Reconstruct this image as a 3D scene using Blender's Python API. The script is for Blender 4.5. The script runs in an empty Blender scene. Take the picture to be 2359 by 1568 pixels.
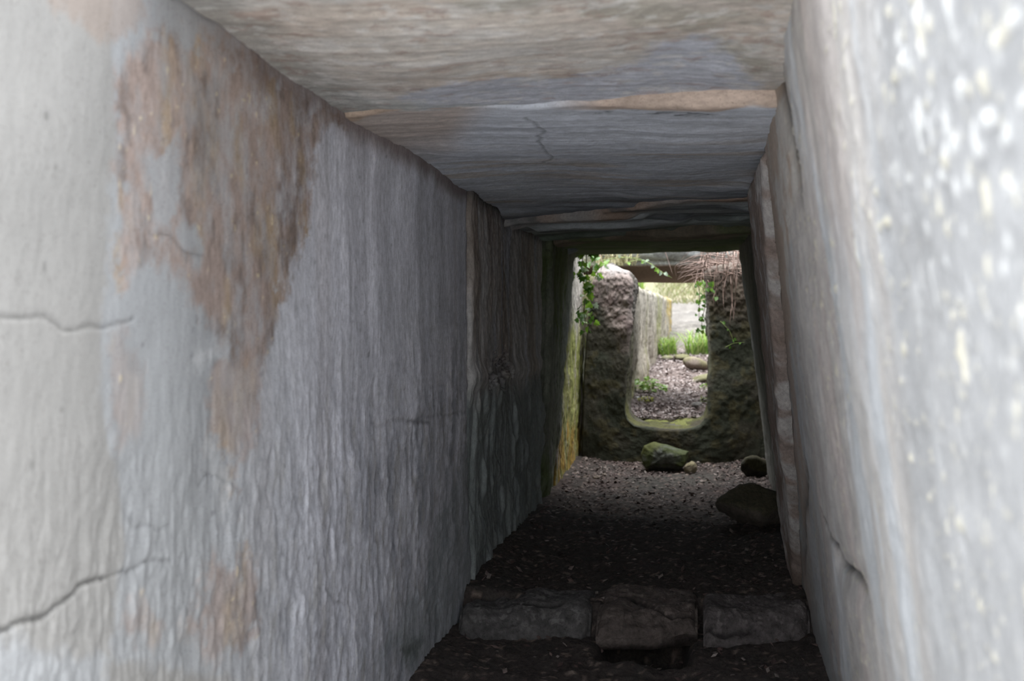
import bpy, math, random
import numpy as np
from mathutils import Vector, Matrix, Euler

# ------------------------------------------------------------------ camera, sky, exposure
F = 2600.0
PSI = math.atan(420 / F)
TH = math.atan(24 / F)
CAM = np.array([0.0, 0.0, 0.75])
sc = bpy.context.scene
col = sc.collection
cd = bpy.data.cameras.new('camera')
cd.sensor_width = 23.6
cd.lens = 23.6 * F / 2359
cd.clip_start = 0.02
cd.clip_end = 200
cd.dof.use_dof = True
cd.dof.focus_distance = 3.2
cd.dof.aperture_fstop = 3.4
cam = bpy.data.objects.new('camera', cd)
cam.location = CAM
cam.rotation_euler = (math.pi / 2 - TH, 0, PSI)
col.objects.link(cam)
sc.camera = cam

world = bpy.data.worlds.new('overcast_sky')
sc.world = world
world.use_nodes = True
bg = world.node_tree.nodes['Background']
bg.inputs[0].default_value = (0.80, 0.90, 1.04, 1)
bg.inputs[1].default_value = 0.75

sd = bpy.data.lights.new('sun', 'SUN')
sd.energy = 5.0
sd.angle = math.radians(85)
sd.color = (1.0, 0.99, 0.98)
sun = bpy.data.objects.new('sun', sd)
SUN_DIR = Vector((0.08, -0.16, -0.98))          # a high veiled sun
sun.rotation_euler = SUN_DIR.to_track_quat('-Z', 'Y').to_euler()
col.objects.link(sun)

sc.view_settings.view_transform = 'Standard'
sc.view_settings.look = 'None'
sc.view_settings.gamma = 1.0
sc.view_settings.use_curve_mapping = False
sc.view_settings.exposure = 1.72
try:
    sc.cycles.max_bounces = 12
    sc.cycles.diffuse_bounces = 10
    sc.cycles.glossy_bounces = 2
    sc.cycles.sample_clamp_indirect = 6
except Exception:
    pass

rnd = random.Random(7)
RS = np.random.RandomState(11)


# ------------------------------------------------------------------ helpers
def ray(px, py):
    a = (px - 1179.5) / F
    b = (784 - py) / F
    y = math.cos(TH) + b * math.sin(TH)
    z = -math.sin(TH) + b * math.cos(TH)
    c, s = math.cos(PSI), math.sin(PSI)
    return np.array([a * c - y * s, a * s + y * c, z])


def at_y(px, py, Y):
    d = ray(px, py)
    return CAM + d * (Y / d[1])


def at_x(px, py, X):
    d = ray(px, py)
    return CAM + d * (X / d[0])


def at_z(px, py, Z):
    d = ray(px, py)
    return CAM + d * ((Z - CAM[2]) / d[2])


def hsh(ix, iy, iz, seed):
    h = (ix.astype(np.uint32) * np.uint32(374761393) + iy.astype(np.uint32) * np.uint32(668265263)
         + iz.astype(np.uint32) * np.uint32(2147483647 - 1013) + np.uint32((seed * 974711 + 13) & 0xFFFFFFFF))
    h ^= h >> np.uint32(13)
    h *= np.uint32(1274126177)
    h ^= h >> np.uint32(16)
    h *= np.uint32(2246822519)
    h ^= h >> np.uint32(15)
    return (h & np.uint32(0xFFFF)).astype(np.float32) / 65535.0


def vnoise(p, seed=0):
    """value noise in -1..1 of points (...,3)"""
    i = np.floor(p)
    fr = (p - i).astype(np.float32)
    i = i.astype(np.int64)
    w = fr * fr * fr * (fr * (fr * 6 - 15) + 10)
    ix, iy, iz = i[..., 0], i[..., 1], i[..., 2]
    out = 0
    for dx in (0, 1):
        wx = w[..., 0] if dx else 1 - w[..., 0]
        for dy in (0, 1):
            wy = w[..., 1] if dy else 1 - w[..., 1]
            for dz in (0, 1):
                wz = w[..., 2] if dz else 1 - w[..., 2]
                out = out + wx * wy * wz * hsh(ix + dx, iy + dy, iz + dz, seed)
    return out * 2 - 1


def fbm(p, scale, octs=4, seed=0, gain=0.5):
    s = np.asarray(scale, dtype=np.float64)
    q = p * s
    a, t, n = 1.0, 0.0, 0.0
    for k in range(octs):
        t = t + a * vnoise(q + k * 17.31, seed + k)
        n += a
        q = q * 2.03
        a *= gain
    return t / n * 1.5


def sm(x, a, b):
    t = np.clip((x - a) / (b - a), 0, 1)
    return t * t * (3 - 2 * t)


def mix(a, b, m):
    a = np.asarray(a, dtype=np.float64)
    b = np.asarray(b, dtype=np.float64)
    m = np.asarray(m)[..., None]
    return a * (1 - m) + b * m


def seg_dist(U, V, pts):
    d = np.full(U.shape, 1e9)
    for (x0, y0), (x1, y1) in zip(pts[:-1], pts[1:]):
        dx, dy = x1 - x0, y1 - y0
        t = np.clip(((U - x0) * dx + (V - y0) * dy) / (dx * dx + dy * dy + 1e-12), 0, 1)
        d = np.minimum(d, np.hypot(U - x0 - t * dx, V - y0 - t * dy))
    return d


def inside(U, V, poly):
    r = np.zeros(U.shape, dtype=bool)
    n = len(poly)
    for k in range(n):
        x0, y0 = poly[k]
        x1, y1 = poly[(k + 1) % n]
        c = (y0 > V) != (y1 > V)
        r ^= c & (U < (x1 - x0) * (V - y0) / (y1 - y0 + 1e-12) + x0)
    return r


def patch(U, V, P, poly, amp, freq, seed):
    """ragged-edged stain mask: polygon in surface coordinates with noise-displaced outline"""
    m = 0
    n1 = fbm(P, freq, 5, seed, 0.6)
    n2 = fbm(P, freq, 5, seed + 50, 0.6)
    n1 = n1 + 0.45 * fbm(P, freq * 5, 3, seed + 70, 0.6)
    n2 = n2 + 0.45 * fbm(P, freq * 5, 3, seed + 80, 0.6)
    for j in range(5):
        a = j * 2.4
        m = m + inside(U + n1 * amp + 0.35 * amp * math.cos(a) * (j > 0), V + n2 * amp + 0.35 * amp * math.sin(a) * (j > 0), poly)
    return m / 5.0


def tag(o, label=None, cat=None, group=None, kind=None):
    if label: o['label'] = label
    if cat: o['category'] = cat
    if group: o['group'] = group
    if kind: o['kind'] = kind
    return o


def empty(name, loc=(0, 0, 0)):
    o = bpy.data.objects.new(name, None)
    o.location = loc
    o.empty_display_size = 0.05
    col.objects.link(o)
    return o


def mesh_obj(name, verts, faces, mat, parent=None, colors=None, smooth=True, origin=None):
    """verts in world space; the object's origin goes to the centre of their bounds"""
    v = np.asarray(verts, dtype=np.float64).reshape(-1, 3)
    if origin is None:
        c = (v.min(0) + v.max(0)) / 2
    else:
        c = np.asarray(origin, dtype=np.float64)
    me = bpy.data.meshes.new(name)
    if isinstance(faces, np.ndarray):
        n, k = faces.shape
        me.vertices.add(len(v))
        me.vertices.foreach_set('co', (v - c).astype(np.float32).ravel())
        me.loops.add(n * k)
        me.loops.foreach_set('vertex_index', faces.astype(np.int32).ravel())
        me.polygons.add(n)
        me.polygons.foreach_set('loop_start', np.arange(0, n * k, k, dtype=np.int32))
        me.update(calc_edges=True)
    else:
        me.from_pydata((v - c).tolist(), [], faces)
        me.update()
    me.polygons.foreach_set('use_smooth', np.full(len(me.polygons), smooth, dtype=bool))
    if colors is not None:
        ca = me.color_attributes.new('Col', 'FLOAT_COLOR', 'POINT')
        cc = np.ones((len(v), 4), dtype=np.float32)
        cc[:, :3] = np.clip(np.asarray(colors).reshape(-1, 3), 0, 1)
        ca.data.foreach_set('color', cc.ravel())
    if mat: me.materials.append(mat)
    o = bpy.data.objects.new(name, me)
    col.objects.link(o)
    ploc = np.zeros(3)
    if parent is not None:
        o.parent = parent
        q = parent
        while q is not None:
            ploc = ploc + np.array(q.location)
            q = q.parent
    o.location = c - ploc
    return o


def grid_faces(nu, nv, off=0, flip=False):
    a = (np.arange(nu - 1)[:, None] * nv + np.arange(nv - 1)[None, :]).ravel() + off
    f = np.stack([a, a + nv, a + nv + 1, a + 1], 1)
    return f[:, ::-1] if flip else f


def slab(name, parent, P, N, disp, colr, mat, thick=0.25, r=0.03, rag=0.0, seed=0, sides=(1, 1, 1, 1), grainw=None):
    """a closed thick stone: relief grid P (nu,nv,3) facing N, rounded at its borders, with sides and a back"""
    nu, nv = P.shape[:2]
    N = np.asarray(N, dtype=np.float64)
    N = N / np.linalg.norm(N)
    du = np.linalg.norm(np.diff(P, axis=0), axis=2)
    dv = np.linalg.norm(np.diff(P, axis=1), axis=2)
    cu = np.vstack([np.zeros((1, nv)), np.cumsum(du, 0)])
    cv = np.hstack([np.zeros((nu, 1)), np.cumsum(dv, 1)])
    big = 9.0
    e = np.minimum(np.minimum(cu if sides[0] else big, (cu[-1:] - cu) if sides[1] else big),
                   np.minimum(cv if sides[2] else big, (cv[:, -1:] - cv) if sides[3] else big))
    if rag:
        e2 = np.maximum(e - rag * (0.5 + 0.5 * np.clip(fbm(P, 14, 4, seed + 90), -1, 1)), 0)
        e = np.where(e < 4 * rag, e2, e)
    k = np.clip(1 - e / r, 0, 1)
    drop = r * (1 - np.sqrt(np.maximum(1 - k * k, 0)))
    Q = P + N * (disp - drop)[..., None]
    V = Q.reshape(-1, 3)
    C = np.asarray(colr).reshape(-1, 3)
    idx = np.arange(nu * nv).reshape(nu, nv)
    cr = np.cross(P[-1, 0] - P[0, 0], P[0, -1] - P[0, 0])
    flip = cr.dot(N) < 0
    Fm = grid_faces(nu, nv, 0, flip)
    loop = np.concatenate([idx[:, 0], idx[-1, 1:], idx[-2::-1, -1], idx[0, -2:0:-1]])
    nb = len(loop)
    B = P.reshape(-1, 3)[loop] - N * thick
    off = len(V)
    cen = B.mean(0, keepdims=True)
    nxt = (np.arange(nb) + 1) % nb
    sk = np.stack([loop, off + np.arange(nb), off + nxt, loop[nxt]], 1)
    bk = np.stack([off + np.arange(nb), np.full(nb, off + nb), np.full(nb, off + nb), off + nxt], 1)
    if not flip:
        sk = sk
    else:
        sk = sk[:, ::-1]
    tri = [(int(a), int(b), int(d)) for a, b, _, d in bk]
    if flip: tri = [t[::-1] for t in tri]
    V = np.vstack([V, B, cen])
    C = np.vstack([C, C[loop], C[loop].mean(0, keepdims=True)])
    faces = np.vstack([Fm, sk])
    # mixed polys: quads by array, back fan as degenerate-free tris added through a second pass
    v = V
    c = (v.min(0) + v.max(0)) / 2
    me = bpy.data.meshes.new(name)
    nq, nt = len(faces), len(tri)
    me.vertices.add(len(v))
    me.vertices.foreach_set('co', (v - c).astype(np.float32).ravel())
    li = np.concatenate([faces.astype(np.int32).ravel(), np.array(tri, dtype=np.int32).ravel()])
    me.loops.add(len(li))
    me.loops.foreach_set('vertex_index', li)
    me.polygons.add(nq + nt)
    me.polygons.foreach_set('loop_start', np.concatenate([np.arange(nq) * 4, nq * 4 + np.arange(nt) * 3]).astype(np.int32))
    me.update(calc_edges=True)
    me.polygons.foreach_set('use_smooth', np.ones(nq + nt, dtype=bool))
    ca = me.color_attributes.new('Col', 'FLOAT_COLOR', 'POINT')
    cc = np.ones((len(v), 4), dtype=np.float32)
    cc[:, :3] = np.clip(C, 0, 1)
    if grainw is not None: cc[:nu * nv, 3] = grainw.ravel()
    ca.data.foreach_set('color', cc.ravel())
    me.materials.append(mat)
    o = bpy.data.objects.new(name, me)
    col.objects.link(o)
    pl = np.zeros(3)
    if parent is not None:
        o.parent = parent
        pl = np.array(parent.location)
    o.location = c - pl
    return o


# ------------------------------------------------------------------ materials
def stone_mat(name, stretch, grain=0.22, speck=0.25, bump=0.5, rough=0.85, scale=1.0, dark=(0.25, 0.22, 0.2)):
    """vertex colour (mineral colour and stains) x fine stretched grain and speckle, with matching bump"""
    m = bpy.data.materials.new(name)
    m.use_nodes = True
    nt = m.node_tree
    n = nt.nodes
    L = nt.links
    bs = n['Principled BSDF']
    bs.inputs['Roughness'].default_value = rough
    if 'Specular IOR Level' in bs.inputs: bs.inputs['Specular IOR Level'].default_value = 0.25
    at = n.new('ShaderNodeAttribute'); at.attribute_name = 'Col'
    tc = n.new('ShaderNodeTexCoord')
    mp = n.new('ShaderNodeMapping'); mp.inputs['Scale'].default_value = stretch
    L.new(tc.outputs['Object'], mp.inputs['Vector'])
    n1 = n.new('ShaderNodeTexNoise'); n1.inputs['Scale'].default_value = 60 * scale; n1.inputs['Detail'].default_value = 6; n1.inputs['Roughness'].default_value = 0.65
    L.new(mp.outputs[0], n1.inputs['Vector'])
    n2 = n.new('ShaderNodeTexNoise'); n2.inputs['Scale'].default_value = 170 * scale; n2.inputs['Detail'].default_value = 3
    L.new(tc.outputs['Object'], n2.inputs['Vector'])
    r1 = n.new('ShaderNodeMapRange'); r1.inputs[1].default_value = 0.3; r1.inputs[2].default_value = 0.7
    r1.inputs[3].default_value = 1 - grain; r1.inputs[4].default_value = 1 + grain
    L.new(n1.outputs[0], r1.inputs[0])
    r2 = n.new('ShaderNodeMapRange'); r2.inputs[1].default_value = 0.58; r2.inputs[2].default_value = 0.70
    r2.inputs[3].default_value = 0.0; r2.inputs[4].default_value = speck
    L.new(n2.outputs[0], r2.inputs[0])
    ga = n.new('ShaderNodeMapRange')                       # smooth-worn parts of a stone show less grain
    ga.inputs[3].default_value = 1.0
    L.new(at.outputs['Alpha'], ga.inputs[0]); L.new(r1.outputs[0], ga.inputs[4])
    mu = n.new('ShaderNodeVectorMath'); mu.operation = 'SCALE'
    L.new(at.outputs['Color'], mu.inputs[0]); L.new(ga.outputs[0], mu.inputs['Scale'])
    mx = n.new('ShaderNodeMix'); mx.data_type = 'RGBA'
    dk = n.new('ShaderNodeVectorMath'); dk.operation = 'MULTIPLY'
    dk.inputs[1].default_value = dark
    L.new(mu.outputs[0], dk.inputs[0])
    L.new(r2.outputs[0], mx.inputs[0]); L.new(mu.outputs[0], mx.inputs[6]); L.new(dk.outputs[0], mx.inputs[7])
    L.new(mx.outputs[2], bs.inputs['Base Color'])
    b1 = n.new('ShaderNodeBump'); b1.inputs['Strength'].default_value = bump; b1.inputs['Distance'].default_value = 0.006
    bw = n.new('ShaderNodeMath'); bw.operation = 'MULTIPLY'; bw.inputs[1].default_value = bump
    L.new(at.outputs['Alpha'], bw.inputs[0]); L.new(bw.outputs[0], b1.inputs['Strength'])
    L.new(n1.outputs[0], b1.inputs['Height'])
    b2 = n.new('ShaderNodeBump'); b2.inputs['Strength'].default_value = bump * 0.6; b2.inputs['Distance'].default_value = 0.002
    L.new(n2.outputs[0], b2.inputs['Height']); L.new(b1.outputs[0], b2.inputs['Normal'])
    L.new(b2.outputs[0], bs.inputs['Normal'])
    return m


def plain_mat(name, c, var=0.25, scale=40, rough=0.8, trans=0.0, attr=False):
    m = bpy.data.materials.new(name)
    m.use_nodes = True
    nt = m.node_tree; n = nt.nodes; L = nt.links
    bs = n['Principled BSDF']
    bs.inputs['Roughness'].default_value = rough
    tc = n.new('ShaderNodeTexCoord')
    oi = n.new('ShaderNodeObjectInfo')
    ad = n.new('ShaderNodeVectorMath'); ad.operation = 'ADD'
    L.new(tc.outputs['Object'], ad.inputs[0]); L.new(oi.outputs['Location'], ad.inputs[1])
    no = n.new('ShaderNodeTexNoise'); no.inputs['Scale'].default_value = scale; no.inputs['Detail'].default_value = 3
    L.new(ad.outputs[0], no.inputs['Vector'])
    r1 = n.new('ShaderNodeMapRange'); r1.inputs[1].default_value = 0.3; r1.inputs[2].default_value = 0.7
    r1.inputs[3].default_value = 1 - var; r1.inputs[4].default_value = 1 + var
    L.new(no.outputs[0], r1.inputs[0])
    mu = n.new('ShaderNodeVectorMath'); mu.operation = 'SCALE'
    if attr:
        at = n.new('ShaderNodeAttribute'); at.attribute_name = 'Col'
        L.new(at.outputs['Color'], mu.inputs[0])
    else:
        mu.inputs[0].default_value = c
    L.new(r1.outputs[0], mu.inputs['Scale'])
    L.new(mu.outputs[0], bs.inputs['Base Color'])
    if trans:
        tr = n.new('ShaderNodeBsdfTranslucent')
        L.new(mu.outputs[0], tr.inputs['Color'])
        ms = n.new('ShaderNodeMixShader'); ms.inputs[0].default_value = trans
        L.new(bs.outputs[0], ms.inputs[1]); L.new(tr.outputs[0], ms.inputs[2])
        L.new(ms.outputs[0], n['Material Output'].inputs['Surface'])
    return m


M_wall = stone_mat('foliated_stone_vertical', (1.0, 1.0, 0.5), grain=0.26, speck=0.40, bump=0.20, scale=1.7)
M_ceil = stone_mat('foliated_stone_across', (0.42, 1.0, 1.0), grain=0.22, speck=0.40, bump=0.30, scale=1.7)
M_right = stone_mat('pitted_stone', (1.0, 1.0, 0.45), grain=0.16, speck=0.25, bump=0.30, scale=1.5)
M_rock = stone_mat('rough_rock', (1, 1, 1), grain=0.35, speck=0.5, bump=0.9)
M_soil = stone_mat('dark_soil', (1, 1, 1), grain=0.45, speck=0.5, bump=1.0, rough=0.95, scale=1.2)
M_moss = stone_mat('mossy_stone', (1.0, 1.0, 0.18), grain=0.35, speck=0.6, bump=0.9)
M_leaf = plain_mat('ivy_leaf_green', (0.075, 0.175, 0.02), 0.45, 14, 0.45, 0.35)
M_leafy = plain_mat('young_leaf_green', (0.165, 0.30, 0.03), 0.35, 14, 0.5, 0.4)
M_pale = plain_mat('pale_leaf_underside', (0.26, 0.32, 0.22), 0.2, 14, 0.5, 0.3)
M_grass = plain_mat('grass_green', (0.20, 0.40, 0.05), 0.35, 30, 0.6, 0.4, attr=True)
M_stem = plain_mat('dry_brown_stem', (0.19, 0.125, 0.10), 0.5, 25, 0.8)
M_green_stem = plain_mat('green_stem', (0.22, 0.28, 0.08), 0.3, 25, 0.7)
M_straw = plain_mat('dry_grass', (0.46, 0.42, 0.26), 0.3, 25, 0.8, 0.2)
M_litter = plain_mat('leaf_litter_chips', (0.3, 0.2, 0.16), 0.25, 60, 0.8, 0, attr=True)

BEIGE = np.array([0.31, 0.30, 0.285])
GREY = np.array([0.43, 0.435, 0.44])
BLUEGREY = np.array([0.33, 0.345, 0.39])
BROWN = np.array([0.30, 0.235, 0.205])
OCHRE = np.array([0.46, 0.34, 0.21])
DARK = np.array([0.10, 0.095, 0.09])
MOSS = np.array([0.10, 0.135, 0.03])
DMOSS = np.array([0.045, 0.055, 0.035])

# ------------------------------------------------------------------ the setting: left wall
wall_left = tag(empty('wall_left', (-0.645, 0, 0)), kind='structure')
WX = -0.645


def wpx(pts):
    """points seen on the left wall face -> its own (Y, Z) coordinates"""
    return [(lambda q: (q[1], q[2]))(at_x(x, y, WX)) for x, y in pts]


def left_slab_1():
    nu, nv = 430, 430
    ang = np.linspace(math.atan(WX / 0.76), math.atan(WX / 3.235), nu)
    Y = WX / np.tan(ang)
    Z = np.linspace(-0.14, 1.19, nv)
    Y, Z = np.meshgrid(Y, Z, indexing='ij')
    P = np.stack([np.full(Y.shape, WX), Y, Z], 2)
    # relief
    big = fbm(P, 2.2, 3, 1) * 0.010
    streak = fbm(P, (1, 44, 6), 4, 2, 0.6) * (0.15 + 0.85 * sm(Y, 1.2, 2.0))
    rough = fbm(P, (30, 60, 24), 4, 3, 0.6)
    low = sm(0.85 - Z + 0.1 * (Y - 1.7), 0.05, 0.45)            # the lower half is rougher
    d = big + streak * 0.0008 + rough * (0.0006 + 0.0026 * low)
    # colour
    C = np.broadcast_to(BEIGE, P.shape).copy()
    mid = patch(Y, Z, P, wpx([(255, -200), (262, 330), (240, 700), (250, 1000), (290, 1300), (200, 1900), (2000, 1900), (1100, 1700), (1085, 400), (500, -100)]), 0.02, 9, 5)
    C = mix(C, GREY * 0.80, mid)
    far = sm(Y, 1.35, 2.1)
    C = mix(C, GREY * np.array([1.0, 0.99, 1.0]) * np.array([1.62, 1.62, 1.72]), far)  # colour painted paler with depth, making up for the light falling off
    # vertical bands of darker and lighter stone
    band = fbm(P, (1, 14, 0.8), 3, 8)
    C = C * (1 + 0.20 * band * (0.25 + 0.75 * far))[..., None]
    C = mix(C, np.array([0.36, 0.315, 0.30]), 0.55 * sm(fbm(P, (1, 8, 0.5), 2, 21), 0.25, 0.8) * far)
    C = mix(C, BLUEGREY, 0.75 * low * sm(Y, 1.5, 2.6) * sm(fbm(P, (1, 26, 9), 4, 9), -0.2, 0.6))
    C = C * (1 + 0.30 * (streak * sm(Y, 1.1, 2.0) * 0.8 + rough * low * sm(Y, 0.9, 1.9) * 0.9))[..., None]
    C = mix(C, BEIGE * 1.45, 0.5 * low * sm(fbm(P, (1, 40, 13), 4, 33), 0.15, 0.7) * sm(Y, 1.3, 1.8))
    # brown patina
    big_poly = wpx([(250, 165), (330, 60), (420, 60), (520, 110), (640, 175), (800, 280), (735, 330), (715, 420), (700, 520), (672, 640),
                    (640, 700), (615, 790), (560, 840), (520, 780), (455, 730), (430, 660), (350, 610), (275, 680), (262, 560), (290, 500), (270, 380), (262, 260)])
    brown = patch(Y, Z, P, big_poly, 0.035, 12, 14)
    hole = np.maximum(patch(Y, Z, P, wpx([(350, 360), (420, 330), (430, 430), (400, 550), (345, 520)]), 0.03, 14, 15),
                      patch(Y, Z, P, wpx([(410, 500), (480, 540), (470, 600), (420, 570)]), 0.02, 14, 16))
    tex = fbm(P, (20, 30, 20), 5, 17, 0.7)
    brown = brown * (1 - 0.85 * hole) * (0.82 + 0.60 * tex)
    c_br = mix(BROWN * 1.12, OCHRE * 0.8, 0.6 * sm(fbm(P, (9, 22, 9), 4, 18), -0.1, 0.7))
    c_br = mix(c_br, BROWN * 0.68, 0.85 * sm(fbm(P, (14, 24, 15), 5, 19, 0.65), 0.05, 0.55))
    C = mix(C, c_br, np.clip(brown, 0, 1))
    top = patch(Y, Z, P, wpx([(60, -60), (150, 20), (200, 50), (250, 85), (330, 60), (300, -60)]), 0.02, 12, 20)
    C = mix(C, np.array([0.31, 0.245, 0.205]), 0.6 * top)
    low_b = np.maximum(patch(Y, Z, P, wpx([(520, 780), (620, 800), (600, 960), (585, 1060), (520, 1080), (480, 1000), (490, 900)]), 0.045, 12, 22),
                       patch(Y, Z, P, wpx([(490, 1300), (540, 1270), (590, 1330), (590, 1420), (540, 1530), (470, 1500), (440, 1420), (480, 1380)]), 0.04, 14, 23))
    low_b = np.maximum(low_b, 0.8 * patch(Y, Z, P, wpx([(290, 1420), (350, 1390), (385, 1470), (320, 1500)]), 0.03, 16, 24))
    low_b = np.maximum(low_b, 0.6 * patch(Y, Z, P, wpx([(260, 790), (320, 800), (320, 960), (275, 1010)]), 0.03, 16, 25))
    C = mix(C, c_br * 1.08, 0.8 * low_b * (0.8 + 0.3 * tex))
    white = np.maximum(patch(Y, Z, P, wpx([(440, 800), (520, 770), (500, 830), (450, 850)]), 0.03, 16, 26),
                       patch(Y, Z, P, wpx([(480, 1010), (510, 1000), (505, 1060), (540, 1100), (520, 1190), (490, 1090)]), 0.02, 18, 27))
    C = mix(C, np.array([0.52, 0.52, 0.52]), 0.6 * white)
    # pale lichen crumbs inside the patina
    sp = sm(vnoise(P * np.array([95, 120, 95]), 28), 0.72, 0.9) * sm(brown + low_b, 0.2, 0.7)
    C = mix(C, np.array([0.60, 0.50, 0.34]), 0.75 * sp)
    d = d + 0.0012 * sp
    dk = sm(vnoise(P * np.array([60, 75, 60]), 29), 0.8, 0.92) * (1 - 0.5 * brown)
    C = C * (1 - 0.32 * dk)[..., None]
    # dark brown line under the roof, dark foot, moss at the foot near the step
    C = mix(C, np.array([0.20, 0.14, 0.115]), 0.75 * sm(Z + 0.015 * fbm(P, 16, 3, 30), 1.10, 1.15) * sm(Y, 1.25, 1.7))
    C = mix(C, DMOSS * 1.6, 0.85 * patch(Y, Z, P, wpx([(915, 1500), (950, 1480), (985, 1470), (960, 1530), (925, 1545)]), 0.035, 20, 31))
    C = mix(C, np.array([0.30, 0.335, 0.345]), 0.55 * patch(Y, Z, P, wpx([(850, 1568), (960, 1330), (1060, 1060), (1090, 1000), (1090, 1568)]), 0.10, 6, 32))
    # cracks and flake edges
    wob = fbm(P, 22, 3, 34) * 0.006
    cr = [([(-20, 722), (60, 730), (130, 745), (190, 752), (250, 752), (310, 735)], 0.0022, 0.35),
          ([(-20, 1462), (60, 1432), (120, 1405), (200, 1352), (240, 1338)], 0.0026, 0.7),
          ([(240, 1338), (290, 1316), (330, 1298), (400, 1290)], 0.0022, 0.35),
          ([(345, 530), (400, 562), (470, 595)], 0.0022, 0.3),
          ([(300, 1180), (315, 1215), (370, 1222), (400, 1200)], 0.0022, 0.25),
          ([(470, 1110), (480, 1095), (545, 1110), (560, 1150), (550, 1230)], 0.0022, 0.25),
          ([(745, 1350), (770, 1385), (795, 1400)], 0.003, 0.45),
          ([(860, 975), (960, 962), (1020, 955), (1085, 945)], 0.005, 0.3),
          ([(940, 962), (960, 972), (985, 972)], 0.005, 0.55)]
    for pts, w, s in cr:
        q = seg_dist(Y + wob, Z + wob, wpx(pts))
        g = np.exp(-(q / w) ** 2)
        d = d - 0.005 * g * s
        C = C * (1 - 0.8 * s * g)[..., None]
    # the flake under the diagonal crack stands a little proud
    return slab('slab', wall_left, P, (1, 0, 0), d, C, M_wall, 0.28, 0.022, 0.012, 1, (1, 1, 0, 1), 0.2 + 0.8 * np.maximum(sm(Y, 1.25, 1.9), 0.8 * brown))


def left_slab_n(y0, y1, x0, base, tints, seed, lean=0.0, nu=190, nv=330, roughness=0.004, zt=1.19, zb=-0.12, mat=None, r=0.03, rag=0.02, edge=None):
    Y, Z = np.meshgrid(np.linspace(y0, y1, nu), np.linspace(zb, zt, nv), indexing='ij')
    X = np.full(Y.shape, x0) + lean * (Z / 1.15)
    if edge is not None: Y = Y + edge(Z) * ((Y - y0) / (y1 - y0))
    P = np.stack([X, Y, Z], 2)
    streak = fbm(P, (1, 46, 5), 4, seed, 0.6)
    rough = fbm(P, (20, 30, 14), 4, seed + 3, 0.6)
    d = fbm(P, 3, 3, seed + 5) * 0.014 + streak * 0.002 + rough * roughness
    C = np.broadcast_to(np.asarray(base, dtype=float), P.shape).copy()
    for c, amt, sc_, lo, hi, sd in tints:
        C = mix(C, np.asarray(c), amt * sm(fbm(P, sc_, 4, seed + sd), lo, hi))
    C = C * (1 + 0.28 * streak + 0.2 * rough)[..., None]
    return P, d, C, Y, Z


left_slab_1()
# second slab: brown-grey above, greenish black below, a flaked ledge at mid height
P, d, C, Y, Z = left_slab_n(3.23, 4.87, -0.652, (0.52, 0.50, 0.485), [((0.34, 0.27, 0.22), 0.5, (1, 9, 2), 0.2, 0.6, 14), ((0.31, 0.25, 0.205), 0.7, (1, 7, 1.5), -0.1, 0.6, 11), (BLUEGREY * 1.5, 0.7, (1, 9, 1.2), 0.1, 0.6, 12)], 200, 0.0, 260, 420)
lowz = sm(0.62 - Z + 0.05 * fbm(P, 6, 3, 215), 0.0, 0.12)
C = mix(C, np.array([0.23, 0.27, 0.265]), 0.8 * lowz)
C = mix(C, np.array([0.30, 0.33, 0.34]), 0.75 * lowz * sm(fbm(P, (20, 36, 9), 3, 217), 0.42, 0.72) * sm(4.3 - Y, 0, 0.8))
fl = patch(Y, Z, P, [(3.45, 0.60), (3.62, 0.66), (3.9, 0.655), (4.02, 0.60), (3.9, 0.575), (3.6, 0.575)], 0.05, 9, 219)
d = d - 0.020 * fl + 0.010 * sm(Z, 0.56, 0.60) * sm(0.66 - Z, 0, 0.05) * (1 - fl) + 0.012 * lowz * sm(fbm(P, (12, 18, 7), 3, 220), 0.0, 0.5)
C = mix(C, np.array([0.27, 0.26, 0.26]), 0.8 * fl)
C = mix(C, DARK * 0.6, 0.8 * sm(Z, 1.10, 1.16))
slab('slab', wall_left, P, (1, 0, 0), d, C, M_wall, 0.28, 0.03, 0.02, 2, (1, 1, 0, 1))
# third slab: mossy, nearly black, its far edge leaning into the passage
P, d, C, Y, Z = left_slab_n(4.86, 5.46, -0.652, (0.19, 0.20, 0.16), [(MOSS * 0.8, 0.8, (1, 8, 2), -0.1, 0.6, 11), ((0.20, 0.20, 0.19), 0.6, (9, 12, 9), 0.35, 0.7, 12)], 240, 0.055, 170, 330, 0.006,
                            edge=lambda z: 0.36 * np.clip((z - 0.55) / 0.6, 0, 1))
slab('slab', wall_left, P, (1, 0, 0), d, C, M_wall, 0.25, 0.03, 0.03, 3, (1, 1, 0, 1))
# fourth slab in the open gap: pale at the top, yellow-green moss, orange lichen at its foot
P, d, C, Y, Z = left_slab_n(5.30, 6.62, -0.655, (0.36, 0.33, 0.29), [((0.24, 0.2, 0.17), 0.6, (1, 12, 4), 0.0, 0.6, 11)], 260, 0.02, 220, 420, 0.007, 1.24, -0.1)
mo = sm(0.90 - Z + 0.10 * fbm(P, (1, 9, 2), 4, 271), 0.0, 0.25)
C = mix(C, mix(np.array([0.27, 0.29, 0.06]), np.array([0.34, 0.33, 0.10]), sm(fbm(P, (1, 30, 3), 4, 272), -0.4, 0.5)), 0.85 * mo * sm(fbm(P, (6, 30, 5), 4, 273), -0.75, -0.1))
C = mix(C, np.array([0.42, 0.25, 0.05]), 0.8 * sm(0.30 - Z + 0.12 * fbm(P, (8, 12, 5), 4, 274), 0.0, 0.16) * sm(fbm(P, (8, 26, 8), 3, 275), -0.5, 0.3))
C = C * (1 - 0.6 * sm(fbm(P, (10, 44, 10), 3, 276), 0.35, 0.7))[..., None]
slab('slab', wall_left, P, (1, 0, 0), d, C, M_moss, 0.25, 0.03, 0.03, 4, (1, 1, 0, 1))

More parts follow.
